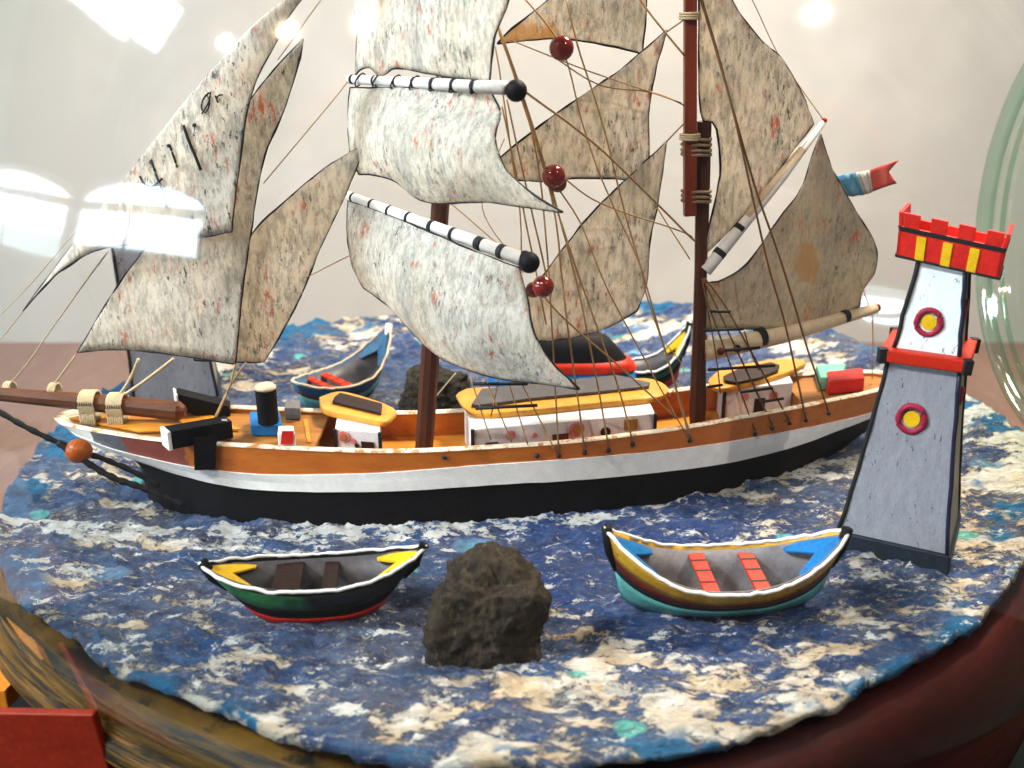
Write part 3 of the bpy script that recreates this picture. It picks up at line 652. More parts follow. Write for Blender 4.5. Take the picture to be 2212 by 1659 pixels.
for i in range(14):
    for k in range(7):
        p = _T[i].lerp(_B[i], k / 6); d_ = max(0, (i - 8) / 5) * (1 - abs(k - 3) / 3) * 20
        _v.append(ys(p.x - d_, p.y, .35 + .03 * math.sin(6 + i * .6)))
for i in range(13):
    for k in range(6): _f.append((i * 7 + k, i * 7 + k + 1, (i + 1) * 7 + k + 1, (i + 1) * 7 + k))
o = mk('red_stripe', _v, _f, M_fr, fl, True); o.modifiers.new('thickness', 'SOLIDIFY').thickness = .02
# -------- rigging threads
def thread(pts, r=.018, mat=M_thread, name='stay', off=-.6, sag=0.0):
    P = []
    for p in pts:
        P.append(ys(p[0], p[1], p[2] if len(p) > 2 else off))
    if len(P) == 2 and sag: P = [P[0], P[0].lerp(P[1], .5) - Vector((0, 0, sag)), P[1]]
    P = crom([tuple(p) for p in P], max(6, 5 * len(P))); P = wobble(P, .008, 1.5, len(pts))
    mb = MB(); mb.tube(P, r, 6); return mb.build(name, mat, ship, True)
rail = -1.02
thread([(1078, 70, -.9), (1166, 380, -.95), (1207, 978, rail - .02)], .017, name='shroud')
thread([(1080, 70, -.9), (1190, 420, -.97), (1218, 640, -1), (1263, 972, rail - .02)], .019, name='shroud')
thread([(1078, 60, -.9), (1160, 300, -.95), (1252, 640, -1.0), (1315, 966, rail - .02)], .019, name='shroud')
thread([(1074, 55, -.9), (1130, 220, -.95), (1239, 563, -1.0), (1329, 817, -1), (1367, 955, rail - .02)], .019, name='shroud')
thread([(1070, 100, -.6), (1100, 300, -.7), (1125, 560, -.9), (1060, 900, -1.0)], .014, name='shroud')
thread([(1085, 230, -.8), (1128, 440, -.85), (1160, 600, -.9), (1180, 700, -.95)], .017, name='shroud')
thread([(1095, 215, -.8), (1145, 440, -.85), (1190, 640, -.9)], .017, name='shroud')
thread([(1131, -5, -.6), (1214, 104, -.6), (1259, 271, -.6), (1305, 399, -.7), (1381, 569, -.8), (1395, 633, -.85), (1437, 760, -.95), (1490, 948, rail - .02)], .015, name='backstay')
thread([(1219, -10, -.6), (1252, 111, -.6), (1294, 243, -.65), (1322, 347, -.7), (1357, 486, -.75), (1416, 685, -.9), (1493, 948, rail - .02)], .017, name='backstay')
thread([(1138, 201, -1.9), (1294, 319, -1.0), (1472, 493, -.2), (1500, 520, -.1)], .020)
thread([(1375, -10, .1), (1420, 50, 0), (1480, 122, -.1)], .018)
thread([(1441, 68, .2), (1484, 38, -.05)], .014, name='halyard')
thread([(1440, 306, .2), (1482, 262, -.05)], .014, name='halyard')
thread([(1204, 128, -.2), (1300, 185, -.2), (1412, 200, -.1), (1482, 230, -.05)], .012)
thread([(1100, 85, -.2), (1250, 145, -.2), (1472, 222, -.1)], .011)
thread([(1222, 388, -.95), (1300, 440, -.7), (1472, 500, -.1), (1496, 512, -.1)], .013)
thread([(1205, 405, -.9), (1256, 486, -.9), (1310, 620, -.95), (1400, 790, -1.0), (1486, 945, rail - .02)], .014)
thread([(1175, 640, -1.8), (1220, 690, -1.4), (1336, 790, -1.2), (1461, 904, -1.05)], .016)
thread([(1420, 450, .1), (1490, 560, 0)], .013)
thread([(1090, 300, .3), (1040, 440, .35), (1100, 545, .4)], .010)
thread([(975, 440, .3), (1095, 545, .35), (1130, 590, .4)], .010)
thread([(1508, -30, -.15), (1572, 194, -.5), (1620, 400, -.7), (1659, 569, -.85), (1697, 706, -.9), (1741, 906, -1.0)], .021, M_tdark, 'backstay')
thread([(1506, -30, -.15), (1572, 196, -.5), (1630, 400, -.7), (1690, 573, -.85), (1740, 740, -.9), (1790, 890, -.95)], .021, M_tdark, 'backstay')
thread([(1621, -10, .1), (1680, 115, .1), (1730, 190, 0), (1781, 262, -.2)], .010, name='halyard')
thread([(1884, 668, 0), (1886, 740, 0), (1884, 818, 0)], .011, name='sheet')
thread([(1880, 670, 0), (1852, 590, 0)], .010, name='sheet')
thread([(755, 172, .95), (700, 240, .5), (569, 396, .4)], .010)
thread([(660, 600, .3), (755, 552, .5)], .010)
thread([(590, 30, .1), (500, 150, .1), (420, 250, .1)], .009)
thread([(700, -10, .2), (600, 130, .2)], .009)
thread([(509, 786, -.1), (495, 840, -.2), (468, 900, -.3)], .020, name='sheet')
thread([(532, 783, 0), (500, 830, -.1), (462, 905, -.3)], .016, name='sheet')
thread([(300, 775, .1), (280, 820, .05), (250, 865, 0)], .030, M_threadlt, 'sheet')
thread([(375, 775, .1), (310, 825, .05), (250, 865, 0)], .030, M_threadlt, 'sheet')
thread([(21, 829, .0), (62, 782, .0), (110, 712, 0), (233, 543, .1)], .014, M_threadlt)
thread([(115, 832, .0), (163, 768, .05)], .018, M_threadlt)
thread([(-20, 760, .0), (49, 672, -.05)], .012, M_threadlt)
thread([(-20, 700, .3), (60, 620, .3), (180, 480, .3)], .010, M_threadlt)
for (u, v) in ((21, 832), (118, 835)):
    mb = MB(); c = ys(u, v + 12, -.02)
    for k in range(3): mb.tube([c + Vector((k * .05 - .05, .17 * math.cos(a), .17 * math.sin(a))) for a in [2 * PI * i / 12 for i in range(13)]], .024, 6, False)
    mb.build('stay_knot', M_threadlt, spr, True)
thread([(1445, 855, -.9), (1478, 800, -.5), (1436, 740, -.3)], .009)
thread([(940, 858, .3), (985, 806, .4)], .016, M_threadlt)
thread([(1515, 935, -.6), (1500, 860, -.3)], .012, M_threadlt) if False else None
# main shrouds with ratlines
for (a, b, c) in (((1517, 600), (1535, 672), (1631, 930)), ((1519, 600), (1552, 672), (1668, 918)), ((1521, 600), (1573, 672), (1705, 909))):
    thread([(a[0], a[1], -.12), (b[0], b[1], -.35), (c[0], c[1], rail)], .018, M_tdark, 'shroud')
thread([(1516, 600, -.1), (1545, 760, -.4), (1556, 850, -.6)], .014, M_tdark, 'shroud')
thread([(1608, 715, -.5), (1622, 760, -.6), (1640, 800, -.7)], .014, M_tdark, 'shroud')
for (u0, v0, u1, v1, o) in ((1534, 672, 1577, 673, -.36), (1520, 714, 1606, 711, -.5), (1566, 757, 1640, 751, -.62), (1530, 798, 1673, 790, -.72), (1528, 836, 1560, 832, -.6), (1600, 848, 1668, 838, -.9), (1645, 868, 1692, 861, -.97)):
    mb = MB(); mb.tube(wobble([ys(u0, v0, o), ys((u0 + u1) / 2, (v0 + v1) / 2, o), ys(u1, v1, o)], .01, 3), .030, 6); mb.build('ratline_bar', M_ink, ship, True)
for (u0, v0, u1, v1, o) in ((1022, 829, 1140, 829, -1.0), (1028, 883, 1161, 876, -1.05)):
    mb = MB(); mb.tube(wobble([ys(u0, v0, o), ys((u0 + u1) / 2, (v0 + v1) / 2, o), ys(u1, v1, o)], .01, 3), .032, 6); mb.build('ratline_bar', M_ink, ship, True)
for (u0, v0, u1, v1) in ((1015, 812, 1060, 950), (1048, 815, 1105, 955), (1100, 830, 1140, 960), (1128, 830, 1200, 975)):
    thread([(u0, v0, -1.0), (u1, v1, -1.06)], .014, M_thread, 'shroud')
# rail holes with knots where the shrouds end
for (u, v) in ((1160, 985), (1207, 985), (1263, 978), (1315, 973), (1367, 960), (1490, 952), (1631, 938), (1668, 925), (1705, 914), (1741, 908), (1790, 893), (960, 988)):
    c = ys(u, v, rail - .02); mb = MB(); mb.ball(c, .045, seg=10, rings=8); mb.build('knot', M_ink, ship, True)
# bow chains and orange bead
def chain(pts, r):
    P = [yy(u, v, y) for u, v, y in pts]; P = crom([tuple(p) for p in P], 40); mb = MB(); mb.tube(wobble(P, .012, 6), [r * (1 + .18 * math.sin(i * 1.9)) for i in range(40)], 7); return mb.build('anchor_rope', M_ink, ship, True)
chain([(-30, 872, -3.2), (60, 925, -3.2), (125, 955, -3.15), (200, 983, -3.0), (270, 1010, -2.9), (345, 1050, -2.85)], .052)
chain([(125, 955, -3.15), (165, 985, -3.2), (240, 1030, -3.2), (310, 1055, -3.1), (400, 1092, -2.98)], .06)
mb = MB(); mb.ball(yy(170, 974, -3.1), .235, 1, 1, .92); mb.build('rope_bead', M_beador, ship, True)
# -------- deck fittings
def at(u, v, z): return uz(u, v, z)
def pbox(name, mat, px, z, h, parent=None, top=1.0, bevel=.02, **k):
    b = [at(u, v, z) for u, v in px]; c = sum(b, Vector()) / 4; mb = MB(); mb.hexa(b, [c + (p - c) * top + Vector((0, 0, h)) for p in b]); return mb.build(name, mat, parent or ship, bevel=bevel, **k)
# catheads (black anchor beams)
def beam(p0, p1, w, h, mat, name, parent=None, bevel=.02):
    p0, p1 = Vector(p0), Vector(p1); d = (p1 - p0).normalized(); s = d.cross(Vector((0, 0, 1))).normalized() * w / 2; u = Vector((0, 0, h / 2))
    mb = MB(); mb.add([p0 - s - u, p0 + s - u, p0 + s + u, p0 - s + u, p1 - s - u, p1 + s - u, p1 + s + u, p1 - s + u], [(0, 1, 2, 3), (4, 5, 6, 7), (0, 1, 5, 4), (1, 2, 6, 5), (2, 3, 7, 6), (3, 0, 4, 7)])
    return mb.build(name, mat, parent or ship, bevel=bevel)
ca = beam(yy(362, 946, -3.25), yy(495, 922, -2.55), .34, .34, M_black, 'cathead')
cb_ = beam(yy(355, 948, -3.29), yy(364, 946, -3.245), .36, .36, M_white, 'white_end', ca)
mb = MB(); mb.hexa([yy(420, 1016, -3.22), yy(462, 1014, -3.18), yy(468, 1012, -2.95), yy(425, 1012, -2.95)], [yy(418, 945, -3.22), yy(470, 940, -3.18), yy(470, 940, -2.95), yy(425, 943, -2.95)]); mb.build('anchor_shank', M_black, ca)
mb = MB(); mb.hexa([yy(484, 930, -2.7), yy(502, 945, -2.7), yy(502, 945, -2.5), yy(484, 930, -2.5)], [yy(478, 905, -2.7), yy(490, 905, -2.7), yy(490, 905, -2.5), yy(478, 905, -2.5)]); mb.build('white_end', M_white, ca)
cb2 = beam(yy(383, 862, -1.5), yy(498, 890, -1.3), .34, .36, M_black, 'cathead')
beam(yy(378, 862, -1.52), yy(384, 864, -1.50), .36, .36, M_white, 'white_end', cb2)
# forward fittings
bx = pbox('blue_bitts_base', M_blue, [(543, 942), (612, 942), (606, 912), (541, 912)], 1.42, .22)
mb = MB(); c = at(580, 912, 1.64); mb.tube([c, c + Vector((0, 0, .66))], .19, 20); mb.build('bollard', M_black, ship, bevel=.01)
mb = MB(); c2 = c + Vector((0, 0, .66)); mb.tube([c2, c2 + Vector((0, 0, .04)), c2 + Vector((0, 0, .09))], [.195, .19, .13], 20); mb.build('bollard_top', M_creamspar, ship, True)
pbox('grey_locker', M_grey, [(616, 906), (650, 907), (650, 890), (618, 890)], 1.42, .24)
hh = pbox('white_hatch', M_white, [(602, 968), (640, 968), (636, 950), (604, 950)], 1.42, .28)
P = [yy(u, v, at(620, 969, 1.42).y - .02) for u, v in ((606, 960), (633, 960), (634, 932), (609, 932))]
mb = MB(); mb.hexa([P[0], P[1], P[1] + Vector((0, .03, 0)), P[0] + Vector((0, .03, 0))], [P[3], P[2], P[2] + Vector((0, .03, 0)), P[3] + Vector((0, .03, 0))]); mb.build('red_panel', M_redp, hh)
mb = MB(); mb.hexa([at(668, 972, 1.0), at(690, 972, 1.0), at(690, 930, 1.0), at(655, 930, 1.0)], [at(664, 955, 1.42), at(672, 955, 1.42), at(664, 905, 1.42), at(655, 905, 1.42)]); mb.build('deck_step', M_deckwood, ship)
# cabins
def cabin(name, wall_px, z0, h, roof_px, roof_th, patch_px, mats, label, trims=(), spots=(), extra=None):
    b = [at(u, v, z0) for u, v in wall_px]; t = [p + Vector((0, 0, h)) for p in b]
    mb = MB(); mb.hexa(b, t); cab = mb.build(name, M_wall, ship, label=label, bevel=.02)
    # front-left, front-right, back-right, back-left
    zt = z0 + h
    for i in trims:
        mb = MB(); mb.tube([b[i] + Vector((0, -.01, 0)), t[i] + Vector((0, -.01, 0))], .045, 4); mb.build('corner_trim', M_ink, cab)
    rp = crom([tuple(at(u, v, zt)) for u, v in roof_px] + [tuple(at(*roof_px[0], zt))], 60)[:-1]
    mb = MB(); cc = sum(rp, Vector()) / len(rp); n = len(rp)
    rings = []
    for k, dz in ((.985, .0), (1.0, roof_th * .3), (1.0, roof_th * .75), (.97, roof_th)):
        rings.append([cc + (p - cc) * k + Vector((0, 0, dz)) for p in rp])
    vs = [p for r in rings for p in r]; fs = [tuple(range(n)), tuple(3 * n + i for i in range(n))]
    for j in range(3):
        for i in range(n): fs.append((j * n + i, j * n + (i + 1) % n, (j + 1) * n + (i + 1) % n, (j + 1) * n + i))
    mb.add(vs, fs); roof = mb.build('roof', M_roof, cab, True)
    md = roof.modifiers.new('es', 'EDGE_SPLIT'); md.split_angle = R(50)
    pp = [at(u, v, zt + roof_th + .005) for u, v in patch_px]
    mb = MB(); n = len(pp); mb.add(pp + [p + Vector((0, 0, .07)) for p in pp], [tuple(range(n)), tuple(range(n, 2 * n))] + [(i, (i + 1) % n, n + (i + 1) % n, n + i) for i in range(n)])
    mb.build('skylight', mats, roof, bevel=.02)
    e1 = (b[1] - b[0]); nrm = Vector((e1.y, -e1.x, 0)).normalized()
    for (s, hh_, r, m1, m2, kind) in spots:
        c = b[0] + e1 * s + Vector((0, 0, h * hh_)) + nrm * .012
        if kind == 'round':
            mb = MB(); mb.tube([c, c + nrm * .02], r, 16); w = mb.build('porthole', m1, cab)
            if m2: mb = MB(); mb.tube([c + nrm * .02, c + nrm * .035], r * .58, 16); mb.build('pane', m2, w)
        else:
            ex = e1.normalized() * r; mb = MB(); uz_ = Vector((0, 0, r * kind))
            mb.hexa([c - ex - uz_, c + ex - uz_, c + ex - uz_ + nrm * .02, c - ex - uz_ + nrm * .02], [c - ex + uz_, c + ex + uz_, c + ex + uz_ + nrm * .02, c - ex + uz_ + nrm * .02]); w = mb.build('window', m1, cab)
    return cab, roof
M_pink = paint('pink_red_ink', (.45, .05, .06), (.6, .3, .3), rough=.6, scale=8)
M_ochre = paint('ochre_spot', (.38, .17, .03), rough=.5, scale=5)
cab1, _ = cabin('cabin', [(728, 998), (824, 1006), (826, 965), (735, 955)], .93, .66, [(690, 868), (735, 856), (800, 872), (850, 892), (855, 905), (828, 922), (770, 912), (700, 895)], .11,
      [(722, 864), (735, 854), (826, 878), (824, 898), (718, 873)], M_brown, 'small white forward cabin with ochre roof',
      (0, 1), ((.20, .80, .11, M_pink, M_ochre, 'round'), (.40, .68, .05, M_pink, None, 'round'), (.72, .60, .12, M_brown, None, .55), (.48, .56, .04, M_brown, None, 'round')))
cab2, rf2 = cabin('deckhouse', [(1022, 1004), (1412, 967), (1392, 922), (1004, 956)], .93, .70, [(985, 864), (1010, 850), (1120, 846), (1300, 835), (1400, 828), (1438, 842), (1440, 858), (1400, 872), (1280, 884), (1150, 898), (1040, 905), (1006, 892)], .12,
      [(1018, 880), (1040, 846), (1330, 816), (1404, 832), (1402, 840), (1290, 852), (1150, 866), (1030, 882)], M_slate, 'long white main deckhouse with ochre roof',
      (0, 1), ((.56, .76, .15, M_pink, M_ochre, 'round'), (.72, .60, .10, M_brown, None, 'round'), (.47, .56, .15, M_rust, None, .5), (.86, .76, .13, M_ochre, None, .8), (.20, .76, .09, M_pink, None, 'round'), (.10, .58, .12, M_slate, None, .15), (.33, .70, .05, M_pink, None, 'round')))
cab3, _ = cabin('cabin', [(1560, 914), (1706, 897), (1690, 862), (1542, 876)], .93, .72, [(1530, 828), (1560, 806), (1640, 790), (1715, 784), (1740, 792), (1700, 814), (1640, 832), (1560, 848), (1535, 840)], .10,
      [(1562, 818), (1600, 800), (1665, 788), (1684, 794), (1680, 806), (1640, 822), (1590, 832), (1566, 828)], M_brown, 'white aft cabin with pointed ochre roof and brown skylight',
      (0,), ((.30, .72, .08, M_pink, None, 'round'), (.52, .42, .12, M_brown, None, 1.3), (.72, .68, .09, M_pink, M_ochre, 'round')))
mb = MB(); c = at(1562, 880, 1.0); mb.tube([c, c + Vector((0, 0, .5))], .03, 4); mb.build('door_line', M_ink, cab3)
# stern lockers
pbox('green_locker', M_mint, [(1768, 842), (1815, 842), (1828, 808), (1758, 812)], 1.46, .26, top=.92)
pbox('red_locker', M_redp, [(1786, 854), (1866, 846), (1862, 822), (1780, 830)], 1.46, .30, top=.95, bevel=.04)
# ================================================================== LIGHTHOUSES
M_lh_low = paint('grey_blue_tower_paint', (.27, .28, .32), (.20, .21, .25), rough=.45, scale=2.6, wear=(.04, .045, .06), wear_amt=(.605, .64), stretch=(3.2, 3.2, 1.0), rot=(0, .5, 0))
M_lh_up = paint('pale_blue_white_tower_paint', (.74, .80, .84), (.62, .70, .76), rough=.45, scale=2.6, wear=(.10, .12, .15), wear_amt=(.61, .64), stretch=(3.2, 3.2, 1.0), rot=(0, .5, 0))
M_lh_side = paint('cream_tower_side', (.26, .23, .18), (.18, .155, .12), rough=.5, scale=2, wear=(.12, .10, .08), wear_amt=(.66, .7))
M_navy = paint('navy_plinth_paint', (.012, .022, .035), (.006, .010, .016), rough=.5, scale=2.5, wear=(.05, .07, .10), wear_amt=(.6, .7))
M_bline = paint('dark_blue_line', (.012, .014, .045), (.008, .009, .02), rough=.4, scale=4)
def lighthouse(c, rz, lean, w0, label, s=1.0, hs=(.30, 3.36, 3.56, 4.96), crown=True, wr=(1.0, .62, .60, .42)):
    L = empty('lighthouse', c, label, 'lighthouse', None); c = Vector(c)
    ca, sa = math.cos(rz), math.sin(rz)
    def q(x, y, z):
        return c + Vector((x * ca - y * sa + lean[0] * z, x * sa + y * ca + lean[1] * z, z)) 
    def sq(w, z, g=0): h = w / 2 + g; return [q(-h, -h, z), q(h, -h, z), q(h, h, z), q(-h, h, z)]
    z0, z1, z2, z3 = [h * s for h in hs]
    W_ = [w0 * k for k in wr]
    def tower(name, za, zb, wa, wb, mat, flare=0):
        mb = MB(); n = 8; rings = []
        for i in range(n + 1):
            t = i / n; w = wa + (wb - wa) * t + flare * (1 - t) ** 3; rings.append(sq(w, za + (zb - za) * t))
        vs = [p for r in rings for p in r]; fs = [(0, 1, 2, 3), tuple(n * 4 + k for k in range(4))]
        for i in range(n):
            for k in range(4): fs.append((i * 4 + k, i * 4 + (k + 1) % 4, (i + 1) * 4 + (k + 1) % 4, (i + 1) * 4 + k))
        mb.add(vs, fs); o = mb.build(name, [mat, M_lh_side], L)
        me = o.data
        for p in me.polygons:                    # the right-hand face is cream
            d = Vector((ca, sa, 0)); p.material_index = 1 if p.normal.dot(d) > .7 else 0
        for k in range(4):
            m2 = MB(); m2.tube(wobble([r[k] for r in rings], .025, 3, k), [.038 * s] * (n + 1), 5); m2.build('corner_line', M_bline if k == 1 else M_ink, o, True)
        return o
    mb = MB(); mb.box((0, 0, 0), 1, 1, 1); b4 = sq(w0 * 1.14, -.25, .03); t4 = sq(w0 * 1.12, z0, 0); b4 = [b4[0], b4[1], b4[2], b4[3]]
    mb = MB(); mb.hexa(b4, t4); mb.build('plinth', M_navy, L, bevel=.05)
    lo = tower('lower_tower', z0, z1, W_[0], W_[1] + .06, M_lh_low, .10 * s)
    mb = MB(); mb.hexa(sq(W_[1], z1 - .02, .16 * s), sq(W_[1], z2, .17 * s)); gal = mb.build('gallery', M_redor, L, bevel=.03)
    for k in range(4):
        p = sq(W_[1], z1 - .035, .12 * s)[k]; p2 = sq(W_[1], z2 + .01, .13 * s)[k]; mb = MB(); mb.tube([p, p2], .10 * s, 4); mb.build('corner_block', M_ink, gal, bevel=.01)
    up = tower('upper_tower', z2 - .02, z3, W_[2], W_[3], M_lh_up)
    if crown:
        hw, hd, zb, zt = w0 * .465, w0 * .26, z3 - .03, z3 + .46 * s
        def qc(x, y, z): return q(x + .08 * s, y, z - .13 * x)
        mb = MB(); mb.hexa([qc(-hw * .94, -hd * .9, zb), qc(hw * .94, -hd * .9, zb), qc(hw * .94, hd, zb), qc(-hw * .94, hd, zb)], [qc(-hw, -hd, zb + .10), qc(hw, -hd, zb + .10), qc(hw, hd, zb + .10), qc(-hw, hd, zb + .10)])
        cr = mb.build('crown_floor', M_redp, L)
        def panel(name, x0, y0, x1, y1, za, zb2, th, mat, par, fx=0):
            d = Vector((x1 - x0, y1 - y0, 0)); nn = Vector((d.y, -d.x, 0)).normalized() * th
            A = [(x0, y0), (x1, y1), (x1 + nn.x, y1 + nn.y), (x0 + nn.x, y0 + nn.y)]
            mb = MB(); mb.hexa([qc(x, y, za) for x, y in A], [qc(x * (1 + fx), y * (1 + fx), zb2) for x, y in A]); return mb.build(name, mat, par, bevel=.008)
        cor = [(-hw, -hd), (hw, -hd), (hw, hd), (-hw, hd)]
        for k in range(4):
            (x0, y0), (x1, y1) = cor[k], cor[(k + 1) % 4]
            wl = panel('crown_wall', x0, y0, x1, y1, zb, zt, -.06 * s, M_redp, cr, .03)
            nm = 4 if k % 2 == 0 else 1
            for i in range(nm):
                t = (i + .5) / nm; hwm = (.30 if nm == 4 else .5) / nm
                a0, a1 = t - hwm, t + hwm
                if k != 2: panel('merlon', (x0 + (x1 - x0) * a0) * 1.03, (y0 + (y1 - y0) * a0) * 1.03, (x0 + (x1 - x0) * a1) * 1.03, (y0 + (y1 - y0) * a1) * 1.03, zt - .02, zt + .22 * s, -.06 * s, M_redp, wl, .04)
                if nm == 4 and i < 3:
                    b0, b1 = t + hwm * .8, t + hwm * 2.0
                    panel('yellow_stripe', x0 + (x1 - x0) * b0, y0 + (y1 - y0) * b0, x0 + (x1 - x0) * b1, y0 + (y1 - y0) * b1, zb + .02, zt - .10 * s, .022, M_yellow, wl, .03)
            panel('black_line', x0, y0, x1, y1, zt - .08 * s, zt - .0, .016, M_ink, wl, .03)
            panel('black_line', x0, y0, x1, y1, zb - .01, zb + .035 * s, .014, M_ink, wl, .01)
    def port(z, side, r, m_in):
        t = (z - (z0 if z < z1 else z2)) / ((z1 - z0) if z < z1 else (z3 - z2))
        w = (W_[0] + (W_[1] + .06 - W_[0]) * t + .10 * s * (1 - t) ** 3) if z < z1 else W_[2] + (W_[3] - W_[2]) * t
        par = lo if z < z1 else up
        fc = (lambda a, b: q(-.04 + a, -w / 2 - .012, z + b)) if side == 0 else (lambda a, b: q(w / 2 + .012, a, z + b))
        mb = MB(); n = 24; ring = [fc(r * math.cos(2 * PI * i / n) * (1 + .05 * math.sin(5 * i)), r * 1.12 * math.sin(2 * PI * i / n)) for i in range(n + 1)]
        mb.tube(ring, r * .26, 8, False); w_ = mb.build('porthole', M_wine, par, True)
        mb = MB(); vs = [fc(0, 0)] + [fc(r * .62 * math.cos(2 * PI * i / n), r * .7 * math.sin(2 * PI * i / n)) for i in range(n)]
        off = Vector((0, -.015, 0)) if side == 0 else Vector((.015, 0, 0)); m_ = len(vs)
        mb.add(vs + [v + off for v in vs], [(0, 1 + i, 1 + (i + 1) % n) for i in range(n)] + [(m_, m_ + 1 + i, m_ + 1 + (i + 1) % n) for i in range(n)] + [(1 + i, 1 + (i + 1) % n, m_ + 1 + (i + 1) % n, m_ + 1 + i) for i in range(n)])
        mb.build('pane', m_in, w_)
    port(z0 + (z1 - z0) * .70, 0, .20 * s, M_yellow); port(z2 + (z3 - z2) * .34, 0, .18 * s, M_yellow)
    port(z0 + (z1 - z0) * .80, 1, .12 * s, M_rust); port(z2 + (z3 - z2) * .45, 1, .13 * s, M_rust)
    return L
M_wine = paint('wine_red_paint', (.32, .015, .05), (.22, .01, .03), rough=.4, scale=5)
lighthouse((6.80, -3.75, .05), R(-28), (.020, .0), 1.64, 'tall pale lighthouse with red crenellated crown and yellow stripes, right of the ship', 1.0)
lighthouse((-8.1, 3.35, .15), R(16), (-.045, 0), 1.75, 'grey lighthouse with black edges behind the bow, mostly hidden by the jibs', 1.0, (.1, 4.2, 4.3, 4.6), False, (1.0, .86, .8, .6))
# ================================================================== ROCKS
M_rock = paint('brown_grey_stone', (.055, .040, .024), (.014, .012, .010), rough=.8, scale=2.2, wear=(.13, .105, .07), wear_amt=(.56, .68), bmp=1.0, bd=.12, stretch=(1.6, 1.6, .8))
def rock(c, sx, sy, sz, seed, label, lumps=()):
    bm = bmesh.new(); bmesh.ops.create_icosphere(bm, subdivisions=6, radius=1)
    for v in bm.verts:
        p = v.co.copy(); n = p.normalized()
        k = .80 + .22 * noise.noise(n * 1.3 + Vector((seed, 0, 0))) + .13 * abs(noise.noise(n * 2.6 + Vector((0, seed, 0)))) + .07 * noise.noise(n * 6) + .035 * noise.noise(n * 14) + .02 * noise.noise(n * 30)
        cube = max(abs(n.x), abs(n.y), abs(n.z)); k *= (1 / cube) ** .45
        for (d, a, w) in lumps:
            dd = Vector(d).normalized(); k += a * math.exp(-((1 - n.dot(dd)) / w))
        q = n * k; v.co = Vector((q.x * sx, q.y * sy, q.z * sz))
    me = bpy.data.meshes.new('rock'); bm.to_mesh(me); bm.free()
    for p in me.polygons: p.use_smooth = True
    me.materials.append(M_rock); o = bpy.data.objects.new('rock', me); COL.objects.link(o); o.location = c
    return tag(o, label, 'rock')
rock((-.33, -7.0, .50), .92, .78, .98, 3.7, 'rough brown grey stone standing between the two nearest rowing boats', (((.05, .3, 1), .22, .10), ((.8, -.1, .3), .12, .1), ((-.7, -.3, -.5), .18, .25)))
rock((-1.75, 1.9, .55), .95, .8, .80, 9.1, 'dark rock behind the foremast, half hidden by the ship')
